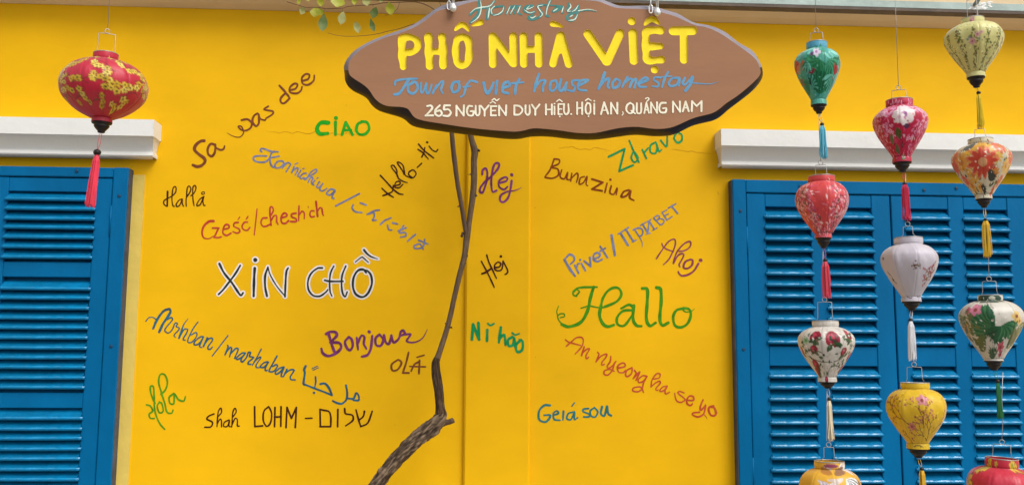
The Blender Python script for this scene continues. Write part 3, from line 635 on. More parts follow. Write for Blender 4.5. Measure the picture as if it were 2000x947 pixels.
sign_text(W_CREAM, "cream painted address line '265 NGUYỄN DUY HIỆU, HỘI AN, QUẢNG NAM'", """
SO|24:450,440 495,435 508,470 435,552; L:432,553 520,550; 600,432 552,480 547,532 588,558 624,530 602,492 556,505; L:720,432 655,432; 655,432 650,480 702,480 730,518 700,556 640,553; L24:797,553 797,437; L20:797,437 880,550; L24:882,550 885,432
SO|22:985,442 940,442 920,500 940,548 990,548 998,502 962,502; 1025,437 1025,525 1048,550 1070,525 1070,437; L:1085,437 1130,492; L:1180,432 1130,492; L:1130,492 1130,555; L:1270,442 1205,442; L:1205,442 1205,550; L:1205,550 1265,550; L18:1205,495 1258,493; L13:1195,405 1228,385; L:1228,385 1258,407; 14:1218,372 1245,353 1272,375 1302,355
SO|L23:1302,550 1302,437; L18:1302,437 1380,548; L23:1382,548 1386,432; 22:1482,432 1482,543; 1482,432 1545,442 1578,488 1542,538 1482,543; 1615,432 1615,515 1640,545 1664,515 1661,432; L:1690,425 1730,482; L:1780,422 1730,482; L:1730,482 1730,545; L23:1856,422 1856,540; L:1926,422 1926,538; L18:1856,482 1926,480; L20:1957,445 1957,538; 19:1957,412
SQ|L19:48,417 3,417; L:3,417 3,537; L:3,537 46,537; L15:3,477 42,475; L14:-18,387 14,362; L:14,362 48,387; 21:20,563; 22:70,417 70,505 95,538 124,505 121,417; 22:155,535; L22:225,397 225,535; L:285,397 285,535; L17:225,465 285,463; 21:345,402 325,450 331,515 360,533 384,500 378,420 345,402; L14:324,376 356,352; L:356,352 390,376; 20:360,561; L21:428,412 428,533; 20:428,380
SQ|L23:545,397 508,533; L:545,397 592,530; L16:520,490 580,490; L23:627,530 627,402; L18:627,402 700,528; L23:701,530 701,402; 13:765,508 770,530 757,548; 22:855,402 817,430 808,490 850,527 888,500 890,430 852,402; L18:865,495 915,530; 22:932,407 932,505 957,528 983,505 983,407; L20:1045,402 1020,523; L:1045,402 1076,520; L15:1028,485 1068,485; 14:1035,352 1062,341 1076,358 1050,386
SQ|L22:1100,520 1100,398; L17:1100,398 1170,518; L22:1171,520 1171,396; 22:1275,402 1220,407 1197,460 1215,512 1270,513 1280,467 1242,467; L23:1360,510 1360,388; L18:1360,388 1443,508; L23:1444,508 1441,387; L23:1510,387 1476,503; L:1510,387 1546,500; L16:1490,460 1538,460; L24:1582,500 1586,384; L20:1586,384 1640,440; L20:1640,440 1698,384; L24:1698,384 1697,500""", .0012)

# the two hangers
def hanger(px, py_end, label, chain):
    p = at(px, py_end, SY - .016)
    t = thing('sign_hanger', label, 'hanger', tuple(p), 'metal hangers carrying the signboard')
    bm = bmesh.new(); tube(bm, [(0, 0, .0), (0, 0, .16)], .0042, 12); finish(bm, 'pin', M['zinc'], t, smooth=True)
    bm = bmesh.new(); lathe(bm, [(.001, -.011), (.005, -.0105), (.0088, -.006), (.0098, 0), (.0085, .005), (.006, .009), (.0045, .014)], seg=20)
    finish(bm, 'pin_head', M['zinc'], t, smooth=True)
    bm = bmesh.new(); tube(bm, [(0, -.004, -.001), (0, .02, -.001)], .0028, 10); finish(bm, 'bolt', M['rust'], t, smooth=True)
    dx = -.018 if chain else -.012
    for k in range(11):
        b2 = bmesh.new(); pts = []
        for a in np.linspace(0, 2 * math.pi, 15)[:-1]:
            pts.append((.0052 * math.cos(a), 0, .0085 * math.sin(a) + (.004 if math.sin(a) > 0 else -.004)))
        pts.append(pts[0]); tube(b2, pts, .0017, 6, cap=False)
        if k % 2: bmesh.ops.rotate(b2, verts=b2.verts, matrix=Matrix.Rotation(math.pi / 2.3, 3, 'Z'))
        o = finish(b2, 'chain_link', M['zinc'], t, smooth=True); o.location = (dx, 0.006 if chain else .012, .012 + k * .0205)
    return t
hanger(885, 16.5, 'white metal hanger with round pin end, left end of the signboard', False)
hanger(1284, 25, 'shiny chain and pin hanger at the right end of the signboard', True)

# ------------------------------------------------------------------ metal frame over the wall
BY = -.5
fr = thing('metal_frame', 'galvanised steel beam and strut above the lanterns', 'metal frame', tuple(at(1500, 16, BY)))
fo = Vector(fr.location)
zb, zm, zt_ = at(1800, 22.5, BY).z, at(1800, 17, BY).z, at(1800, 3.2, BY).z
bm = bmesh.new(); box(bm, -3.2 - fo.x, 3.4 - fo.x, 0, .004, zm - fo.z, zt_ - fo.z, .001); finish(bm, 'beam', M['steel'], fr)
bm = bmesh.new(); box(bm, -3.2 - fo.x, 3.4 - fo.x, .0045, .04, zb - fo.z, zb - fo.z + .006, .001); box(bm, -3.2 - fo.x, 3.4 - fo.x, .0005, .0042, zb - fo.z, zm - fo.z - .0005); finish(bm, 'bottom_flange', M['rust'], fr)  # brown flange, the shadow on its underside put into the dark colour
RZ = 3.30
bm = bmesh.new(); tube(bm, [(-3.2 - fo.x, SY - BY, RZ - fo.z), (3.4 - fo.x, SY - BY, RZ - fo.z)], .016, 12); finish(bm, 'hanging_rail', M['steel'], fr, smooth=True)
s0 = at(1904, 10, BY - .004)
for x_ in (s0.x, s0.x - 2.1, s0.x - 4.2):
    bm = bmesh.new(); tube(bm, [Vector((x_, BY - .006, s0.z)) - fo, Vector((x_ + .30, SY, RZ)) - fo], .007, 8); finish(bm, 'strut', M['steel'], fr, smooth=True)
for x_ in (-3.0, .2, 3.2):
    bm = bmesh.new(); box(bm, x_ - fo.x, x_ + .04 - fo.x, .042, .50, zb + .012 - fo.z, zb + .05 - fo.z); finish(bm, 'wall_bracket', M['steel'], fr)
b0 = at(1907.5, 24.5, BY)
bm = bmesh.new(); box(bm, b0.x - .005 - fo.x, b0.x + .005 - fo.x, -.004, .012, zb - .009 - fo.z, zb - .0005 - fo.z, .001); finish(bm, 'bolt', M['rust'], fr)
bm = bmesh.new()
for k in range(46):      # tape and cement smeared round the joint
    q = at(1893 + rnd.random() * 42, 5 + rnd.random() * 13, BY) - fo; s_ = rnd.uniform(.002, .007)
    bmesh.ops.create_icosphere(bm, subdivisions=1, radius=s_, matrix=Matrix.Translation(q) @ Matrix.Diagonal((1.5, .35, .8, 1)))
finish(bm, 'joint_filler', M['white'], fr)

# ------------------------------------------------------------------ dry branch
tr = [(700, 1570, 22, -.42), (690, 1300, 20, -.42), (684, 1120, 17, -.40), (695, 1020, 14, -.38), (716, 973, 13, -.36), (735, 947, 13, -.34), (762, 911, 14.5, -.31), (789, 880, 15, -.28), (820, 853, 15, -.25), (848, 829, 15.5, -.22), (860, 814, 13, -.20), (860, 797, 9.5, -.19),
      (857.5, 766, 9, -.18), (853, 735, 9.5, -.17), (851, 710, 8.5, -.165), (857, 692, 6.2, -.16), (870.5, 650, 5.4, -.15), (880, 614, 5.2, -.14), (887, 582, 5.4, -.14), (897.7, 536.6, 5.5, -.13), (907.5, 498.6, 6, -.12), (912.5, 460.5, 6.6, -.11), (917, 430, 5.6, -.11), (923, 384.5, 6.4, -.10),
      (925.5, 354, 6.4, -.10), (925.5, 316, 6.6, -.10), (927, 295, 7.4, -.10), (920.5, 270, 6, -.10), (916, 240, 5.5, -.10), (919, 190, 5, -.10)]
base = at(700, 1570, -.42)
tree = thing('bare_branch', 'rough brown bare branch bending up the yellow wall behind the sign', 'tree branch', tuple(base))
def px_tube(pts, mat, name, seg=12, jit=.0, step=5, wob=0):
    from mathutils import noise
    c = catmull([(a, b, c_, d * 1000) for a, b, c_, d in pts], step)
    P_ = []; R_ = []
    for i, (x, y, r, d) in enumerate(c):
        d /= 1000; q = at(x + wob * math.sin(i * 1.7), y, d); P_.append(q - base); R_.append(r * (d - CAM.y) / F)
    bm = bmesh.new(); tube(bm, P_, R_, seg)
    if jit:
        bm.normal_update()
        for v in bm.verts:
            q = v.co * 38; q.z *= .45; am = jit * .055
            v.co += v.normal * am * (noise.noise(q) + .45 * noise.noise(v.co * 110) + .25 * noise.noise(v.co * 260))
    return finish(bm, name, mat, tree, smooth=True)
from mathutils import noise
def bark_limb(pts, name):
    c = catmull([(a, b, c_, d * 1000) for a, b, c_, d in pts], 1.4); NSG = 44; vs = []; cols = []; P_ = [at(x, y, d / 1000) - base for x, y, r, d in c]
    up = None; arc = 0
    for i, (x, y, r, d) in enumerate(c):
        t_ = (P_[min(i + 1, len(P_) - 1)] - P_[max(i - 1, 0)]).normalized(); arc += (P_[i] - P_[i - 1]).length if i else 0
        if up is None: up = t_.orthogonal().normalized()
        up = (up - t_ * up.dot(t_)).normalized(); sd_ = t_.cross(up); R_ = r * (d / 1000 - CAM.y) / F
        rough = min(1, max(.12, (r - 6) / 8)); smooth_ = 1 if y < 700 else 0
        for k in range(NSG):
            a = 2 * math.pi * k / NSG; q = Vector((math.cos(a) * 2.6, math.sin(a) * 2.6, arc * 20)); q2 = Vector((math.cos(a) * 7, math.sin(a) * 7, arc * 42 + 9))
            n1, n2 = noise.noise(q), noise.noise(q2); n3 = noise.noise(Vector((math.cos(a), math.sin(a), arc * 9 + 4)))
            rr = R_ * (.95 + rough * (.22 * n1 + .22 * n2) + .13 * n3)
            vs.append(tuple(P_[i] + (up * math.cos(a) + sd_ * math.sin(a)) * rr))
            h = min(1, max(0, .42 + 1.1 * n2 + .5 * n1 + .35 * noise.noise(q2 * 3.1)))
            lo_, hi_ = ((.11, .070, .042), (.19, .13, .08)) if smooth_ else (((.035, .020, .012), (.12, .075, .045)) if y < 812 else ((.03, .019, .012), (.21, .145, .092)))
            cols.append((*[a_ * (1 - h ** 1.5) + b_ * h ** 1.5 for a_, b_ in zip(lo_, hi_)], 1))
    n_ = len(c); fs = [(i * NSG + k, i * NSG + (k + 1) % NSG, (i + 1) * NSG + (k + 1) % NSG, (i + 1) * NSG + k) for i in range(n_ - 1) for k in range(NSG)]
    fs += [tuple(range(NSG)), tuple(range((n_ - 1) * NSG, n_ * NSG))[::-1]]
    m = bpy.data.materials.new('ridged_bark'); m.use_nodes = True; t = m.node_tree; b = t.nodes['Principled BSDF']
    a = t.nodes.new('ShaderNodeVertexColor'); a.layer_name = 'bark'; t.links.new(a.outputs[0], b.inputs['Base Color']); b.inputs['Roughness'].default_value = .9; b.inputs['Specular IOR Level'].default_value = .12
    o = pydata(name, vs, fs, m, tree, smooth=True); at_ = o.data.color_attributes.new('bark', 'FLOAT_COLOR', 'POINT'); at_.data.foreach_set('color', np.array(cols, dtype=np.float32).ravel())
bark_limb(tr, 'trunk')
fk = [(911, 458, 5, -.11), (908.4, 444, 4.4, -.115), (901.5, 403.5, 4.4, -.12), (892, 346.5, 4.8, -.13), (886, 297, 4.8, -.13), (882.5, 259, 5, -.13), (879, 220, 4.6, -.13), (876, 170, 4, -.13)]
px_tube(fk, M['bark2'], 'side_shoot', 10, .02, 6)
px_tube([(858, 822, 9, -.2), (872, 824, 6.5, -.21), (885, 820, 5.5, -.22)], M['bark2'], 'cut_stub', 10, .08, 3)
for (x, y, dx, dy, d) in [(931, 293, 6, 2, -.1), (919, 340, -6, 2, -.1), (927, 382, 5, 0, -.1), (898, 402, -5, 3, -.12), (918, 404, -4, -1, -.1), (911, 498, -2, 8, -.12), (905, 512, 5, 3, -.12), (882, 640, -5, -2, -.15), (873, 632, -5, -2, -.15), (905, 455, -3, 6, -.11)]:
    px_tube([(x, y, 2.4, d), (x + dx * .6, y + dy * .6, 1.8, d - .004), (x + dx, y + dy, .8, d - .006)], M['bark'], 'twig_stub', 6, .1, 2)
# ------------------------------------------------------------------ leafy twig
TY = -.42
lt = thing('leafy_twig', 'thin leafy twig with pale green leaves left of the signboard', 'twig', tuple(at(848, 19, TY)))
lo = Vector(lt.location)
def twig(pts, r):
    c = catmull(pts, 6); bm = bmesh.new()
    tube(bm, [at(x, y, TY + .02 * math.sin(x * .02)) - lo for x, y in c], [max(.0004, r * (1 - .5 * k / len(c))) for k in range(len(c))], 6); finish(bm, 'stem', M['twig'], lt, smooth=True)
twig([(905, 60), (870, 34), (848, 19), (832, 10), (811, 4.4), (780, 5), (750, 6), (730, 9.5), (680, 13), (670, 16.5), (636, 17.5), (620, 15), (598, 15), (580, 10), (560, 4)], .0022)
twig([(860, 24), (845, 36), (800, 50), (780, 56.5), (760, 61), (730, 68), (690, 71.5), (660, 70), (640, 65)], .0013)
twig([(780, 6), (776, 18), (765, 27), (752, 31)], .0010)
twig([(636, 17), (632, 24), (630, 30)], .0008); twig([(670, 16), (669, 24)], .0008); twig([(729, 10), (727, 30), (726, 42)], .0007)
twig([(858, 4), (861, 12)], .001)
def leafmat(name, a, b):
    m = material(name, a, .45, .2, 30, .2, 60, rgb2=b); t = m.node_tree; p = t.nodes['Principled BSDF']
    tr_ = t.nodes.new('ShaderNodeBsdfTranslucent'); mx = t.nodes.new('ShaderNodeMixShader'); mx.inputs[0].default_value = .35
    t.links.new(p.inputs['Base Color'].links[0].from_socket, tr_.inputs[0])
    t.links.new(p.outputs[0], mx.inputs[1]); t.links.new(tr_.outputs[0], mx.inputs[2]); t.links.new(mx.outputs[0], t.nodes['Material Output'].inputs[0]); return m
LG = leafmat('green_leaf', (.13, .24, .06), (.25, .36, .12)); LP = leafmat('pale_leaf', (.38, .44, .14), (.52, .56, .24)); LYy = leafmat('yellow_green_leaf', (.36, .42, .02), (.50, .54, .06))
for (x, y, L_, W_, ang, m, fold) in [(631, 44.5, 31, 17, 95, LG, .25), (668, 35.5, 27, 15, 102, LP, .25), (697, 53.5, 21, 13, 75, LP, .7), (727, 50, 23, 10, 75, LG, .5), (731, 25, 20, 16, 115, LG, .3), (616, 24, 22, 19, 95, LYy, .3),
        (591, 21, 15, 11, 110, LP, .3), (762, 17, 22, 17, 80, LYy, .3), (626, 3, 18, 13, 80, LYy, .3), (660, 4, 22, 26, 100, LYy, .3), (692, 2, 14, 10, 90, LYy, .3), (716, 2, 18, 16, 80, LP, .3), (745, -1, 12, 8, 90, LG, .3), (626, 24, 12, 14, 150, LYy, .4), (583, 2, 14, 10, 60, LYy, .3), (602, -4, 12, 12, 90, LYy, .3)]:
    k = (TY - CAM.y) / F * 1.12; L_ *= 1.08; c = at(x, y, TY - .01); vs = []; fs = []; nn = 6
    for i in range(nn + 1):
        t = i / nn; wv = math.sin(math.pi * t ** .85) * .5 * W_ * k
        for s in (-1, 0, 1): vs.append((wv * s, -abs(s) * wv * fold + .004 * math.sin(t * 3), (t - .5) * L_ * k))
    for i in range(nn):
        for s in (0, 1): a = i * 3 + s; fs.append((a, a + 1, a + 4, a + 3))
    o = pydata('leaf', vs, fs, m, lt, smooth=True); o.location = c - lo
    o.rotation_euler = (rnd.uniform(-.3, .3), math.radians(ang - 90) * 1.0, rnd.uniform(-.4, .4))

# ------------------------------------------------------------------ lanterns
LYN = SY
class Canvas:
    def __init__(s, base, H=260, W=700):
        s.W, s.H = W, H; s.a = np.zeros((H, W, 3)); s.a[:] = lin(base)
        s.yy, s.xx = np.mgrid[0:H, 0:W].astype(float); s.r = random.Random(sum(base) * 7 + 3)
    def _blend(s, m, col):
        m = np.clip(m, 0, 1)[..., None]; return m, np.array(lin(col))
    def win(s, x, y, R):
        j0, j1 = max(0, int(y - R)), min(s.H, int(y + R) + 1)
        if j1 <= j0: return None
        xi = np.arange(int(x - R), int(x + R) + 1); return j0, j1, xi
    def paint(s, x, y, R, fn, col):
        w_ = s.win(x, y, R)
        if w_ is None: return
        j0, j1, xi = w_; gx, gy = np.meshgrid(xi - x, np.arange(j0, j1) - y)
        m = np.clip(fn(gx, gy), 0, 1)[..., None]; ix = xi % s.W
        sub = s.a[j0:j1][:, ix]; s.a[j0:j1, ix] = sub * (1 - m) + np.array(lin(col)) * m
    k = 1.35
    def dot(s, x, y, r, col):
        r = r * (s.k + 1) / 2; s.paint(x, y, r + 2, lambda gx, gy: r - np.hypot(gx, gy) + .5, col)
    def ell(s, x, y, L, W, ang, col):
        L *= s.k; W *= s.k
        ca, sa = math.cos(ang), math.sin(ang)
        s.paint(x, y, L + 2, lambda gx, gy: (1 - np.sqrt(((gx * ca + gy * sa) / L) ** 2 + ((-gx * sa + gy * ca) / W) ** 2)) * W + .5, col)
    def leaf(s, x, y, L, W, ang, col):
        L *= 1.15; W *= s.k
        ca, sa = math.cos(ang), math.sin(ang)
        def fn(gx, gy):
            u = (gx * ca + gy * sa) / L; v = (-gx * sa + gy * ca) / W
            return np.where((u > 0) & (u < 1), (np.sin(np.pi * np.clip(u, 0, 1)) - np.abs(v)) * W, -1)
        s.paint(x, y, L + 2, fn, col)
    def flower(s, x, y, r, col, cc, n=5, edge=None):
        ph = s.r.random() * 6.28
        if edge: s.flower(x, y, r * 1.14, edge, edge, n)
        r = r * 1.22
        def fn(gx, gy):
            a = np.arctan2(gy, gx) + ph; d = np.hypot(gx, gy); return r * (.62 + .38 * np.abs(np.cos(a * n / 2))) - d
        s.paint(x, y, r + 2, fn, col); s.dot(x, y, r * .25, cc)
    def line(s, pts, w, col):
        for x, y in catmull(pts, max(1.0, w * .6)): s.dot(x, y, w / 2, col)
    def palm(s, x, y, L, ang, spread, n, col, col2=None):
        for k in range(n):
            a = ang + spread * (k / (n - 1) - .5); s.leaf(x, y, L * s.r.uniform(.8, 1.05), L * .085 + 1.2, a, col2 if col2 and k % 2 else col)
    def branch(s, x, y, ang, L, w, col, bud, depth=3, budr=4):
        x2, y2 = x + math.cos(ang) * L, y + math.sin(ang) * L
        s.line([(x, y), ((x + x2) / 2 + s.r.uniform(-3, 3), (y + y2) / 2 + s.r.uniform(-3, 3)), (x2, y2)], w, col)
        if depth > 0:
            for k in range(2): s.branch(x2, y2, ang + s.r.uniform(.25, .7) * (1 if k else -1), L * s.r.uniform(.6, .85), w * .75, col, bud, depth - 1, budr)
        if s.r.random() < .75: s.flower(x2, y2, budr * s.r.uniform(.7, 1.4), s.r.choice(bud), col)
    def scatter(s, n, x0, x1, y0, y1, fn):
        for _ in range(n): fn(s.r.uniform(x0, x1), s.r.uniform(y0, y1))
# canvas x: 350 = facing the street, 350 px = half a turn (so +-175 is the visible silhouette)
def d_redyellow(c):
    Y = [(232, 205, 72), (240, 218, 105), (214, 178, 48)]
    def cl(x, y):
        c.line([(x - 22, y + 8), (x, y), (x + 24, y + 12)], 2, (110, 50, 34)); c.line([(x, y), (x + 6, y - 16)], 1.6, (110, 50, 34))
        for k in range(4): c.flower(x + c.r.gauss(0, 17), y + c.r.gauss(0, 12), c.r.uniform(7, 10.5), c.r.choice(Y), (120, 110, 20), edge=(150, 90, 40))
        c.dot(x + c.r.gauss(0, 8), y + c.r.gauss(0, 8), 2.5, (60, 100, 50))
    for x, y in [(232, 80), (250, 120), (205, 150), (225, 110), (330, 62), (352, 90), (318, 130), (362, 132), (372, 155), (430, 70), (468, 82), (452, 112), (498, 120), (480, 150), (400, 60), (440, 160), (395, 215), (215, 180), (270, 190), (180, 120), (520, 150), (290, 40), (376, 32)]: cl(x, y)
    for x, y in [(205, 75), (190, 105), (285, 140), (415, 180), (505, 95), (330, 200), (260, 60)]: cl(x, y)
    c.scatter(26, -160, 160, 40, 220, cl)
def d_teal(c):
    c.ell(350, 10, 320, 14, 0, (92, 176, 206))
    for k in range(40): c.palm(c.r.uniform(0, 700), c.r.uniform(30, 240), c.r.uniform(30, 50), c.r.uniform(0, 6.3), 1.4, 6, c.r.choice([(40, 140, 104), (130, 212, 196), (84, 186, 170)]), (60, 164, 140))
    for k in range(60): c.ell(c.r.uniform(0, 700), c.r.uniform(0, 260), c.r.uniform(10, 26), c.r.uniform(3, 8), c.r.uniform(-1, 1), c.r.choice([(92, 190, 178), (60, 158, 146), (120, 205, 190)]))
    c.palm(360, 95, 74, 2.2, 2.6, 13, (26, 120, 72), (52, 150, 100)); c.palm(400, 100, 70, .9, 2.2, 12, (20, 108, 66), (60, 160, 120)); c.palm(362, 222, 92, -1.5, 2.2, 15, (30, 128, 84), (18, 100, 64))
    c.palm(470, 90, 60, -.4, 2.4, 10, (52, 148, 110), (30, 120, 90)); c.palm(250, 215, 60, -2.0, 2, 10, (40, 140, 110))
    c.flower(345, 60, 20, (232, 214, 232), (180, 130, 180), 5); c.flower(322, 68, 10, (120, 70, 130), (60, 40, 60))
    c.ell(222, 106, 19, 22, 0, (222, 92, 66)); c.ell(232, 116, 10, 14, .4, (240, 140, 96)); c.ell(272, 108, 14, 15, 0, (214, 110, 76))
    c.leaf(290, 140, 42, 9, -.2, (150, 40, 70)); c.leaf(320, 160, 40, 8, 2.6, (24, 70, 60)); c.palm(455, 150, 40, -1.2, 1.2, 6, (186, 60, 60)); c.flower(452, 168, 10, (200, 80, 70), (240, 160, 60))
    c.palm(300, 95, 46, 1.9, 1.6, 9, (36, 140, 100), (130, 214, 196)); c.palm(440, 150, 60, 1.9, 1.8, 10, (24, 112, 76), (120, 206, 186)); c.palm(300, 200, 50, -.6, 1.6, 9, (24, 112, 76), (96, 190, 170)); c.flower(500, 75, 16, (226, 200, 220), (180, 120, 160)); c.ell(452, 60, 24, 8, .3, (150, 220, 206)); c.ell(300, 40, 30, 7, -.2, (150, 220, 206)); c.palm(210, 150, 40, 1.2, 1.6, 7, (170, 96, 84), (60, 140, 120))
    for k in range(6): c.palm(c.r.uniform(-150, 150), c.r.uniform(60, 220), 60, c.r.uniform(0, 6), 2, 10, (30, 128, 84), (60, 160, 120))
def d_coral(c):
    def cl(x, y, sx=18, sy=18):
        for k in range(26):
            a = c.r.uniform(0, 6.3); c.ell(x + c.r.gauss(0, sx * 1.4), y + c.r.gauss(0, sy * 1.2), c.r.uniform(4, 10), c.r.uniform(1, 2.4), a, c.r.choice([(240, 170, 180), (225, 130, 150), (205, 84, 120), (250, 215, 210), (190, 60, 90)]))
        for k in range(5): c.ell(x + c.r.gauss(0, sx), y + c.r.gauss(0, sy), 5, 2, c.r.uniform(0, 3), (92, 74, 52))
    for x, y in [(262, 120), (245, 145), (285, 105), (270, 70), (300, 215), (452, 120), (470, 145), (440, 160), (480, 170), (425, 185), (462, 95), (500, 130), (335, 240), (390, 238), (410, 60), (235, 90), (220, 130), (300, 165), (285, 190), (445, 200), (430, 215), (490, 70), (515, 115), (410, 130), (240, 60), (480, 210)]: cl(x, y, 15, 17)
    c.flower(275, 68, 9, (235, 225, 220), (160, 120, 110)); c.flower(330, 180, 6, (80, 50, 40), (200, 160, 90)); c.flower(300, 235, 12, (235, 205, 205), (150, 90, 100))
    for k in range(14): cl(c.r.uniform(-160, 160), c.r.uniform(50, 230))
def d_roses(c):
    for k in range(50): c.ell(c.r.uniform(0, 700), c.r.uniform(0, 260), c.r.uniform(8, 18), 3, c.r.uniform(0, 3), (204, 198, 188))
    def rose(x, y, r):
        c.ell(x, y, r, r * .85, c.r.uniform(0, 3), (150, 28, 52)); c.ell(x - r * .2, y - r * .2, r * .5, r * .4, 1, (196, 60, 84)); c.ell(x + r * .3, y + r * .25, r * .4, r * .25, .4, (104, 18, 34))
        for k in range(2): c.leaf(x, y + r * .6, r * 1.5, r * .32, c.r.uniform(.2, 2.9), (58, 84, 50))
    def stem(p): c.line(p, 3, (74, 86, 62))
    stem([(250, 150), (300, 170), (370, 175), (430, 160), (470, 120)]); stem([(350, 230), (380, 195), (420, 190), (470, 200)]); stem([(240, 130), (290, 125), (330, 135)])
    for p in [(305, 68, 20), (376, 80, 26), (460, 62, 18), (293, 122, 15), (432, 132, 15), (208, 130, 17), (500, 152, 17), (275, 190, 20), (250, 220, 16), (492, 205, 18), (340, 250, 14)]: rose(*p)
    for k in range(75): c.leaf(c.r.uniform(180, 520), c.r.uniform(50, 235), c.r.uniform(12, 22), c.r.uniform(3, 5), c.r.uniform(0, 6.3), c.r.choice([(70, 96, 62), (96, 118, 84), (44, 64, 44)]))
    c.flower(262, 84, 13, (150, 186, 140), (90, 140, 90))
    for k in range(10): rose(c.r.uniform(-160, 160), c.r.uniform(50, 230), 17)
def d_heron(c):
    for k in range(40): c.ell(c.r.uniform(330, 560), c.r.uniform(0, 260), c.r.uniform(10, 24), c.r.uniform(4, 9), c.r.uniform(-.5, .5), c.r.choice([(236, 228, 220), (214, 200, 190), (240, 236, 236)]))
    for k in range(9): c.leaf(300 + k * 8, 62 + k * 2, 70, 9, .5 + k * .12, (238, 234, 238) if k % 2 else (206, 196, 206))
    c.palm(420, 55, 70, .9, 1.4, 9, (240, 238, 240), (120, 130, 130)); c.ell(322, 30, 30, 8, .2, (186, 130, 60)); c.ell(420, 30, 36, 8, -.2, (150, 110, 80)); c.ell(360, 12, 40, 6, 0, (150, 70, 100)); c.leaf(480, 60, 70, 9, .9, (100, 60, 60))
def d_pink(c):
    P_ = [(232, 110, 150), (236, 140, 176), (240, 182, 200), (180, 26, 66), (214, 70, 120)]
    for k in range(420): c.ell(c.r.uniform(0, 700), c.r.uniform(0, 170) ** 1.0, c.r.uniform(3, 10), c.r.uniform(1.5, 4), c.r.uniform(0, 3.1), c.r.choice(P_))
    for k in range(260): c.ell(c.r.choice([c.r.uniform(170, 320), c.r.uniform(410, 530)]), c.r.uniform(110, 240), c.r.uniform(2, 7), c.r.uniform(1, 3), c.r.uniform(0, 3.1), c.r.choice(P_ + [(235, 200, 200)]))
    for k in range(90): c.ell(c.r.uniform(170, 530), c.r.uniform(45, 75), c.r.uniform(5, 12), c.r.uniform(2, 4), c.r.uniform(-.6, .6), c.r.choice([(238, 160, 196), (244, 196, 218), (226, 120, 160)]))
    c.flower(366, 82, 38, (238, 228, 226), (180, 120, 170), 7); c.flower(340, 92, 22, (246, 238, 236), (225, 190, 200), 5); c.flower(392, 72, 20, (230, 212, 210), (170, 110, 150), 5); c.dot(372, 78, 5, (150, 90, 140))
    c.flower(470, 76, 18, (236, 170, 190), (160, 60, 90)); 
    for k in range(60):
        x, y = c.r.choice([(250, 90), (225, 120), (480, 70), (500, 100), (420, 150), (280, 60), (440, 45), (270, 150), (240, 60)]); c.flower(x + c.r.gauss(0, 20), y + c.r.gauss(0, 14), c.r.uniform(4, 8), c.r.choice([(240, 176, 200), (230, 140, 176), (244, 206, 214)]), (200, 70, 120))
    c.flower(366, 82, 38, (238, 228, 226), (180, 120, 170), 7); c.flower(344, 92, 20, (246, 238, 236), (225, 190, 200), 5); c.dot(372, 78, 5, (150, 90, 140)); c.leaf(330, 130, 44, 12, 1.3, (84, 96, 40)); c.leaf(300, 150, 42, 9, 1.9, (110, 120, 70)); c.leaf(360, 130, 30, 8, -.1, (84, 44, 76)); c.palm(318, 190, 40, 1.8, 1, 6, (96, 104, 62)); c.flower(355, 198, 9, (96, 40, 66), (150, 110, 90)); c.palm(368, 250, 24, -1.5, 3, 7, (60, 130, 70), (220, 200, 190))
def d_white(c):
    c.branch(500, 130, 2.65, 36, 3, (86, 60, 44), [(170, 70, 70), (140, 110, 60)], 2, 4); c.branch(520, 170, -2.2, 32, 3, (120, 90, 56), [(190, 96, 86), (150, 130, 60)], 2, 4); c.branch(545, 210, -1.9, 30, 3, (96, 70, 50), [(170, 70, 60)], 2, 4)
    c.branch(470, 100, 2.2, 30, 3, (120, 84, 60), [(196, 110, 110), (160, 130, 80)], 3, 4); c.branch(510, 190, -2.6, 34, 3, (100, 70, 50), [(190, 90, 96)], 3, 4)
    for k in range(26): c.dot(375 + c.r.gauss(0, 9), 122 + c.r.gauss(0, 7), c.r.uniform(1.5, 3), (110, 82, 60))
    c.line([(228, 140), (242, 160), (240, 178), (252, 185)], 4, (82, 58, 44)); c.dot(240, 172, 5, (92, 62, 48)); c.dot(226, 84, 5, (110, 86, 70)); c.line([(300, 240), (340, 246), (360, 243)], 3, (100, 74, 56)); c.branch(470, 236, 2.8, 26, 3, (96, 70, 60), [(150, 60, 90)], 1, 4)
    for k in range(7): c.branch(c.r.uniform(-160, 160), c.r.uniform(80, 220), c.r.uniform(0, 6), 30, 3, (90, 64, 48), [(170, 70, 70)], 2, 4)
def d_yellowbranch(c):
    bd = [(196, 120, 92), (176, 92, 74), (206, 140, 96)]
    for a in [(430, 225, -1.95, 44, 3.4, 4), (430, 225, -2.7, 46, 3, 4), (380, 170, -1.75, 40, 3.2, 4), (320, 165, -2.4, 38, 3, 3), (440, 190, -.9, 34, 2.6, 3), (500, 180, -1.3, 34, 2.6, 3), (260, 120, -2.0, 28, 2.4, 3), (300, 240, -2.2, 30, 2.6, 2)]:
        c.branch(a[0], a[1], a[2], a[3], a[4], (78, 46, 18), bd, a[5], 4.0)
    c.flower(372, 64, 19, (216, 140, 150), (150, 80, 60)); c.flower(325, 168, 14, (206, 124, 110), (140, 70, 50))
    for k in range(6): c.branch(c.r.uniform(-160, 160), 220, -1.6 + c.r.uniform(-.6, .6), 44, 3, (92, 56, 22), bd, 4, 5)
    c.line([(300, 250), (350, 243), (400, 250)], 3, (80, 70, 20))
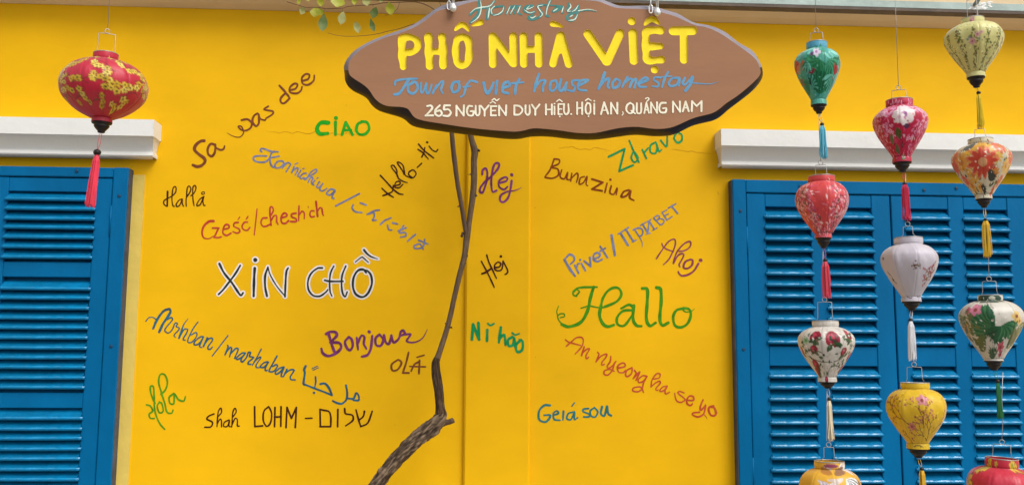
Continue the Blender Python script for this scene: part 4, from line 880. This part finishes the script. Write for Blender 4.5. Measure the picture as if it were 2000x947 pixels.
def d_cream(c):
    for xc in (190, 235, 292, 350, 408, 462, 512, 90, 610, 0):
        n_ = 60
        for k in range(n_):
            y = c.r.uniform(70, 232); x = xc + (c.r.gauss(0, 12)) * (.6 + .4 * math.sin(y * .06)) + 8 * math.sin(y * .05)
            c.leaf(x, y, c.r.uniform(6, 12), c.r.uniform(2, 3.4), c.r.uniform(0, 6.3), c.r.choice([(112, 128, 62), (84, 92, 48), (134, 100, 62), (150, 150, 80)]))
        c.line([(xc, 235), (xc + 6, 190), (xc - 6, 140), (xc + 5, 90)], 2.2, (110, 96, 52))
    for k in range(60): c.leaf(c.r.uniform(0, 700), c.r.uniform(20, 90), c.r.uniform(4, 8), 2, c.r.uniform(0, 6.3), (156, 164, 118))
    for x, y, r in [(340, 128, 13), (362, 104, 10), (376, 96, 7), (330, 20, 16), (352, 12, 12)]: c.flower(x, y, r, (222, 168, 172), (180, 110, 130))
    for x, y in [(330, 110), (368, 122), (322, 118)]: c.dot(x, y, 4, (130, 150, 160))
    for k in range(20): c.dot(c.r.uniform(190, 520), c.r.uniform(80, 220), 2.5, c.r.choice([(212, 150, 120), (120, 140, 150)]))
def d_orange(c):
    LF = [(88, 96, 62), (110, 128, 60), (70, 70, 58), (140, 146, 70)]
    for k in range(210): c.leaf(c.r.uniform(0, 700), c.r.uniform(10, 240), c.r.uniform(14, 28), c.r.uniform(3, 5.5), c.r.uniform(0, 6.3), c.r.choice(LF))
    for x, y, r, col in [(300, 60, 26, (228, 178, 60)), (405, 95, 26, (226, 186, 84)), (225, 80, 26, (226, 110, 84)), (300, 165, 28, (228, 176, 72)), (405, 165, 26, (222, 150, 66)), (520, 140, 26, (228, 176, 72)), (470, 130, 28, (230, 186, 96)), (352, 60, 40, (228, 176, 72)), (262, 108, 34, (230, 172, 78)), (430, 50, 30, (226, 120, 92)), (500, 90, 28, (226, 110, 84)), (205, 120, 26, (220, 100, 76)), (478, 190, 24, (222, 96, 70)), (262, 205, 26, (226, 170, 76)), (322, 215, 20, (232, 186, 92)), (450, 232, 20, (222, 96, 70)), (90, 110, 36, (214, 70, 52)), (610, 110, 36, (228, 176, 72)), (0, 110, 34, (214, 70, 52)), (230, 180, 22, (222, 96, 70))]:
        c.flower(x, y, r, col, (210, 130, 60), 11)
    c.flower(352, 118, 50, (208, 74, 52), (226, 170, 120), 12, edge=(230, 130, 90)); c.dot(352, 118, 8, (232, 180, 130)); c.dot(262, 110, 6, (214, 150, 100))
    c.palm(385, 190, 44, -.9, 1.6, 8, (64, 66, 58)); c.palm(345, 232, 34, -.8, 2.4, 8, (60, 60, 54)); c.palm(300, 60, 40, -2.0, 2, 8, (96, 100, 92))
def d_palm(c):
    D1, D2 = (38, 96, 58), (70, 130, 84)
    c.palm(250, 100, 60, 2.4, 2.2, 10, (104, 116, 70), (140, 150, 96)); c.palm(470, 120, 70, .8, 1.8, 10, (104, 116, 70), (120, 130, 80)); c.palm(360, 130, 100, 3.5, 1.9, 17, D1, D2); c.palm(385, 125, 74, 2.1, 1.4, 9, D1, (24, 76, 46)); c.palm(388, 120, 70, .9, 2.2, 11, D1, D2); c.palm(440, 210, 80, -.9, 1.2, 9, (104, 116, 70), (84, 92, 58)); c.palm(300, 215, 56, -2.3, 1.8, 9, (98, 112, 70)); c.palm(352, 250, 50, -1.9, 2, 8, D1, (100, 110, 84))
    for x, y, r, col in [(218, 140, 22, (222, 182, 88)), (238, 122, 16, (206, 170, 100)), (444, 86, 20, (228, 192, 108)), (468, 104, 16, (222, 180, 96)), (290, 60, 22, (216, 130, 156)), (255, 62, 14, (206, 110, 140)), (396, 206, 20, (206, 92, 110)), (408, 232, 14, (190, 70, 96)), (222, 170, 15, (190, 160, 60))]:
        c.flower(x, y, r, col, (140, 70, 50))
    for k in range(34): c.leaf(c.r.uniform(170, 280), c.r.uniform(70, 200), 26, 5, c.r.uniform(0, 6.3), (112, 118, 66))
    for k in range(8): c.palm(c.r.uniform(-150, 150), c.r.uniform(70, 230), 60, c.r.uniform(0, 6), 2, 10, D1, D2)
    c.ell(340, 14, 90, 14, 0, (56, 80, 62)); c.ell(365, 12, 22, 6, 0, (210, 210, 190))
def d_redflower(c):
    for x, y, r in [(214, 92, 26), (228, 130, 22), (382, 118, 22), (470, 72, 26), (494, 92, 24), (505, 60, 18), (240, 40, 16), (262, 34, 14), (420, 18, 20), (450, 26, 14), (262, 12, 14), (310, 18, 10), (90, 100, 26), (600, 90, 26), (20, 120, 26), (340, 190, 26), (430, 180, 26)]:
        c.flower(x, y, r, (226, 188, 66), (120, 120, 40), 5, edge=(150, 80, 50)); c.dot(x, y, r * .3, (150, 160, 60))

def shade_mat(name, rough=.40):
    m = bpy.data.materials.new(name); m.use_nodes = True; t = m.node_tree; b = t.nodes['Principled BSDF']
    a = t.nodes.new('ShaderNodeVertexColor'); a.layer_name = 'print'; t.links.new(a.outputs[0], b.inputs['Base Color'])
    b.inputs['Roughness'].default_value = rough; b.inputs['Sheen Weight'].default_value = .4; b.inputs['Sheen Roughness'].default_value = .35; b.inputs['Specular IOR Level'].default_value = .5
    tc = t.nodes.new('ShaderNodeTexCoord'); n = t.nodes.new('ShaderNodeTexNoise'); n.inputs['Scale'].default_value = 30; n.inputs['Detail'].default_value = 4; mp = t.nodes.new('ShaderNodeMapping'); mp.inputs['Scale'].default_value = (1, 1, .4)
    bp = t.nodes.new('ShaderNodeBump'); bp.inputs['Strength'].default_value = .5; bp.inputs['Distance'].default_value = .01
    t.links.new(tc.outputs['Object'], mp.inputs[0]); t.links.new(mp.outputs[0], n.inputs[0]); t.links.new(n.outputs[0], bp.inputs['Height']); t.links.new(bp.outputs[0], b.inputs['Normal'])
    tr_ = t.nodes.new('ShaderNodeBsdfTranslucent'); mx = t.nodes.new('ShaderNodeMixShader'); mx.inputs[0].default_value = .28
    t.links.new(a.outputs[0], tr_.inputs[0]); t.links.new(b.outputs[0], mx.inputs[1]); t.links.new(tr_.outputs[0], mx.inputs[2]); t.links.new(mx.outputs[0], t.nodes['Material Output'].inputs[0])
    return m
SHADE = shade_mat('printed_silk')
PROF = {'diamond': [(0, .42), (.015, .50), (.05, .68), (.12, .86), (.2, .97), (.27, 1.0), (.36, .985), (.48, .905), (.62, .765), (.76, .60), (.9, .42), (1, .31)],
        'round': [(0, .45), (.015, .54), (.05, .70), (.12, .86), (.21, .96), (.31, 1.0), (.42, .985), (.54, .91), (.67, .775), (.8, .605), (.92, .44), (1, .35)],
        'onion': [(0, .28), (.02, .38), (.07, .60), (.16, .80), (.28, .94), (.42, 1.0), (.55, .985), (.68, .90), (.8, .74), (.9, .55), (.97, .36), (1, .27)]}
tassel_mats = {}
def lantern(label, cx, ring, body, neck, cap, bead, tas, base_col, design, prof, tcol, string_top, nrib=8, handle=None, H=260, tilt=0, tdx=0):
    """all y and half widths measured in the photo: ring=(y0,y1,hw) body=(y1,Rmax) neck=(y1,hw) cap=y bead=y tas=(y0,y1,hw)"""
    ymid = (ring[0] + neck[0]) / 2; c0 = at(cx, ymid, LYN); sc = (LYN - CAM.y) / F * 1.015
    Z = lambda y: at(cx, y, LYN).z - c0.z
    t = thing('silk_lantern', label, 'lantern', (c0.x, c0.y, c0.z), 'silk lanterns hanging in front of the wall')
    t.rotation_euler = (0, tilt, -math.atan((cx - 894) / F))
    cv = Canvas(base_col, H); design(cv)
    dk = tuple(max(0, v - 62) for v in base_col); lt = tuple(min(250, v + 34) for v in base_col)
    if design not in (d_white, d_redyellow, d_redflower, d_heron):
        for _ in range(170): cv.leaf(cv.r.uniform(0, 700), cv.r.uniform(18, H - 4), cv.r.uniform(6, 13), cv.r.uniform(1.3, 2.6), cv.r.uniform(0, 6.3), cv.r.choice([dk, lt, lt]))
    img = cv.a
    Rm = body[1] * sc; pr = [(ring[2] * sc, Z(ring[0])), (ring[2] * sc * 1.01, Z(ring[1]))]
    P_ = PROF[prof]
    z1, z2 = Z(ring[1]), Z(body[0]); rn = neck[1] * sc
    rows = []
    for k in range(9): f = k / 8; rows.append((ring[2] * sc * (1 + .02 * math.sin(f * 3.1) - (.05 if k == 8 else 0)), Z(ring[0]) + (z1 - Z(ring[0])) * f, 0))
    ts = np.linspace(0, 1, 66) ** 1.0
    pt = np.array(P_); pc = catmull([(a * 100, b) for a, b in P_], 1.0)
    for tt in ts[1:]:
        r = float(np.interp(tt * 100, pc[:, 0], pc[:, 1])) * Rm
        if tt > .85: r = max(r, rn * .97)
        rows.append((r, z1 + (z2 - z1) * tt, 1))
    for k in range(0, 7): f = k / 6; rows.append((rn * (1.02 if k > 0 else .95) * (1 + .03 * f), z2 + (Z(neck[0]) - z2) * f, 0))
    NS = 208; vs = []; cols = []; zt0, zb0 = rows[0][1], rows[-1][1]
    ph = rnd.random() * 6.28
    for r, z, rib in rows:
        v = (zt0 - z) / (zt0 - zb0); vy = min(cv.H - 1, max(0, int(v * (cv.H - 1))))
        for k in range(NS):
            th = 2 * math.pi * k / NS            # th=0 faces -Y
            rr = r
            if rib:
                seg_ = 2 * math.pi / nrib; loc = ((th + ph) % seg_) - seg_ / 2
                ch = math.cos(seg_ / 2) / math.cos(loc); amt = .9 * min(1, (r / Rm) ** 1.5)
                rr = r * (1 - amt + amt * ch) * (1 - .03 * math.exp(-((abs(loc) - seg_ / 2) / .04) ** 2)) * (1 + .004 * math.sin(th * 13 + z * 90))
            vs.append((rr * math.sin(th), -rr * math.cos(th), z))
            ux = int(350 + (th if th < math.pi else th - 2 * math.pi) / math.pi * 350 * 1.0) % cv.W
            st_ = .80 if rib and seg_ / 2 - abs(loc) < .018 else 1      # stitched seam on the rib, its crease shading darkened into the colour
            cols.append((*(img[vy, ux] * st_), 1))
    n = len(rows); fs = [(i * NS + k, i * NS + (k + 1) % NS, (i + 1) * NS + (k + 1) % NS, (i + 1) * NS + k) for i in range(n - 1) for k in range(NS)]
    o = pydata('shade', vs, fs, SHADE, t, smooth=True)
    at_ = o.data.color_attributes.new('print', 'FLOAT_COLOR', 'POINT'); at_.data.foreach_set('color', np.array(cols, dtype=np.float32).ravel())
    bm = bmesh.new(); r0 = ring[2] * sc; lathe(bm, [(r0 * .2, Z(ring[0]) - .006), (r0 * .96, Z(ring[0]) - .006), (r0 * .96, Z(ring[0]) - .009)], seg=32); finish(bm, 'opening_shadow_disc', M['shade_inside'], t)  # dark disc added below the rim: shadow of the open top given as colour
    bm = bmesh.new(); zr = Z(ring[0]); tube(bm, [(r0 * math.cos(a), r0 * math.sin(a), zr) for a in np.linspace(0, 2 * math.pi, 40)], .0012, 6, cap=False); finish(bm, 'top_hoop', M['wire'], t, smooth=True)
    # wire handle and loop
    hh, hw = (handle or (34, 12)); hw *= sc; zh = zr + hh * sc; q = .72 * r0 if r0 * .72 > hw else hw
    bm = bmesh.new(); tube(bm, [(-q, 0, zr - .004), (-hw * 1.05, 0, zr + .010), (-hw, 0, zh - .001), (-hw + .001, 0, zh), (-.004, 0, zh + .0005), (-.001, 0, zh + .001), (.004, 0, zh + .0005), (hw - .001, 0, zh), (hw, 0, zh - .001), (hw * 1.05, 0, zr + .012), (q, 0, zr - .004)], .0009, 6)
    zl = zh + .0075; tube(bm, [(.0062 * math.sin(a), .0015 * math.cos(a * .5), zl - .0065 * math.cos(a)) for a in np.linspace(0, 2 * math.pi, 18)], .0010, 6)
    finish(bm, 'handle', M['wire'], t, smooth=True)
    if string_top is not None:
        ztop = (RZ - c0.z - .014) if string_top == 'rail' else Z(string_top)
        dx = .004; pts = [(0, 0, zl + .004), (dx * .5, .001, zl + (ztop - zl) * .3), (-dx * .3, .001, zl + (ztop - zl) * .65), (dx * .2, 0, ztop)]
        bm = bmesh.new(); tube(bm, pts, .0009, 5); finish(bm, 'hanging_string', M['wire'], t, smooth=True)
    # wooden finial
    zc0, zc1 = Z(neck[0]), Z(cap); hC = zc0 - zc1
    bm = bmesh.new(); lathe(bm, [(rn * .5, zc0 + .002), (rn * .98, zc0 + .001), (rn * 1.0, zc0 - hC * .10), (rn * .78, zc0 - hC * .20), (rn * .74, zc0 - hC * .28), (rn * .80, zc0 - hC * .36), (rn * .66, zc0 - hC * .56), (rn * .42, zc0 - hC * .80), (rn * .36, zc0 - hC * .86), (rn * .40, zc0 - hC * .93), (rn * .32, zc1), (rn * .1, zc1)], seg=24); finish(bm, 'finial', M['black'], t, smooth=True)
    # cord, bead, tassel
    zb_ = Z(bead); x1 = tdx * sc
    bm = bmesh.new()
    for s in (-1, 1): tube(bm, [(s * .002, 0, zc1 + .001), (s * .0035 + x1 * .5, .001 * s, (zc1 + zb_) / 2), (x1, 0, zb_ + .003)], .0007, 5)
    cm = tassel_mats.get(tcol) or material('tassel_thread', lin(tcol), .6, .22, 60, .3, 90, (1, 1, .1)); tassel_mats[tcol] = cm
    finish(bm, 'cord', cm, t, smooth=True)
    bm = bmesh.new(); bmesh.ops.create_uvsphere(bm, u_segments=14, v_segments=10, radius=.0062 if prof != 'onion' else .0105, matrix=Matrix.Translation((x1, 0, zb_)) @ Matrix.Diagonal((1, 1, .85, 1))); finish(bm, 'bead', M['black'], t, smooth=True)
    za, zz, tw = Z(tas[0]), Z(tas[1]), tas[2] * sc * 1.15
    bm = bmesh.new(); x2 = x1 + (tas[3] * sc if len(tas) > 3 else x1 * .3)
    lr_ = random.Random(int(cx + ymid))
    for k in range(46):
        a = lr_.random() * 6.283; rr = math.sqrt(lr_.random()); e = zz + lr_.uniform(-.003, .008) * (1 if rr > .3 else .3)
        ax, ay = math.cos(a) * rr, math.sin(a) * rr; cxm = lambda f: x1 + (x2 - x1) * f
        f1 = lr_.uniform(.3, .5)
        tube(bm, [(cxm(0) + ax * tw * .35, ay * tw * .35, za + .004), (cxm(.1) + ax * tw * .8, ay * tw * .8, za + (zz - za) * .1), (cxm(.5) + ax * tw * .95 + lr_.gauss(0, .0006), ay * tw * .9, za + (zz - za) * .5), (cxm(1) + ax * tw * 1.0 + lr_.gauss(0, .0022), ay * tw, e)], [.0012, .0014, .0013, .0009], 4)
    finish(bm, 'tassel', cm, t)
    return t
lantern('red round lantern with yellow blossoms, alone at the left above the cornice', 203, (106.4, 119, 22.5), (231, 81), (240, 18), 259.5, 298.5, (306, 405, 7.5, -7), (200, 42, 66), d_redyellow, 'onion', (214, 36, 66), 'rail', 12, (41, 15), tdx=-5)
lantern('teal green lantern with palm leaves and a sky blue tassel', 1597, (85, 98.5, 20), (196, 47), (206, 15), 222, 243.5, (248, 309, 6.5), (86, 178, 160), d_teal, 'diamond', (92, 186, 210), 'rail', 8, (22, 12), tdx=5)
lantern('coral red lantern with pale pink blossom sprays below the teal one', 1606, (345.5, 357, 25.5), (455, 53), (465, 15.5), 484.5, 508, (514, 581, 7.5), (218, 76, 76), d_coral, 'round', (214, 62, 82), 224, 8, (24, 10), tdx=2)
lantern('white lantern printed with dark red roses and a cream tassel', 1614, (627, 638, 24.5), (735, 55), (745, 17), 758, 779, (783.6, 860, 5.5), (214, 208, 198), d_roses, 'diamond', (226, 210, 176), 487, 8, (37, 13), tdx=2)
lantern('yellow and white feather printed lantern cut off by the bottom edge', 1622, (900, 914, 27.5), (1022, 59), (1032, 17), 1048, 1070, (1075, 1145, 6), (230, 178, 56), d_heron, 'round', (226, 180, 60), 760, 8, (26, 9), tdx=2)
lantern('crimson pink lantern with a big white flower near its top', 1759, (197, 210, 25.5), (308, 53.5), (318, 17.5), 335.5, 359, (362, 430, 7), (198, 34, 72), d_pink, 'diamond', (206, 30, 72), 'rail', 8, (22, 13), tdx=3)
lantern('plain white lantern with brown blossom twigs and a white tassel', 1777, (465, 477.5, 26.5), (580, 56), (589, 18), 606, 624.5, (630, 703, 7), (206, 200, 208), d_white, 'diamond', (226, 224, 226), 338, 8, (23, 8.5), tdx=-3)
lantern('golden yellow lantern with dark branches and pink blossom', 1790, (747, 759, 26), (864, 57.5), (875, 20), 893, 915, (919, 985, 6), (226, 188, 40), d_yellowbranch, 'round', (222, 176, 40), 608, 8, (30, 13), tdx=5)
lantern('pale cream green lantern with sprigs, topmost of the right column', 1903, (38.5, 49, 21.5), (142.6, 58), (152, 17), 171, 182, (187, 249, 5), (222, 216, 146), d_cream, 'diamond', (226, 196, 22), 'rail', 8, (42, 9), tdx=3)
lantern('cream lantern with a large orange red flower and yellow tassel', 1918, (273, 283, 23), (380, 57), (389, 15), 405.5, 429.6, (433, 502, 7.5), (222, 214, 186), d_orange, 'diamond', (226, 184, 40), 173, 8, (22, 9), tdx=1)
lantern('white lantern with a green palm leaf print and thin green tassel', 1937, (577, 587, 22.5), (700, 60), (704, 17), 723, 744, (748, 816, 3.6), (216, 210, 198), d_palm, 'diamond', (36, 118, 62), 408, 8, (28, 12), tdx=5)
lantern('red lantern with yellow flowers cut off by the bottom right corner', 1956, (894, 911, 29), (1022, 65), (1032, 18), 1048, 1070, (1075, 1145, 6), (206, 50, 72), d_redflower, 'round', (206, 40, 60), 726, 8, (26, 15), tilt=.06, tdx=2)
print('tris', sum(len(o.data.loops) - 2 * len(o.data.polygons) for o in bpy.data.objects if o.type == 'MESH'))
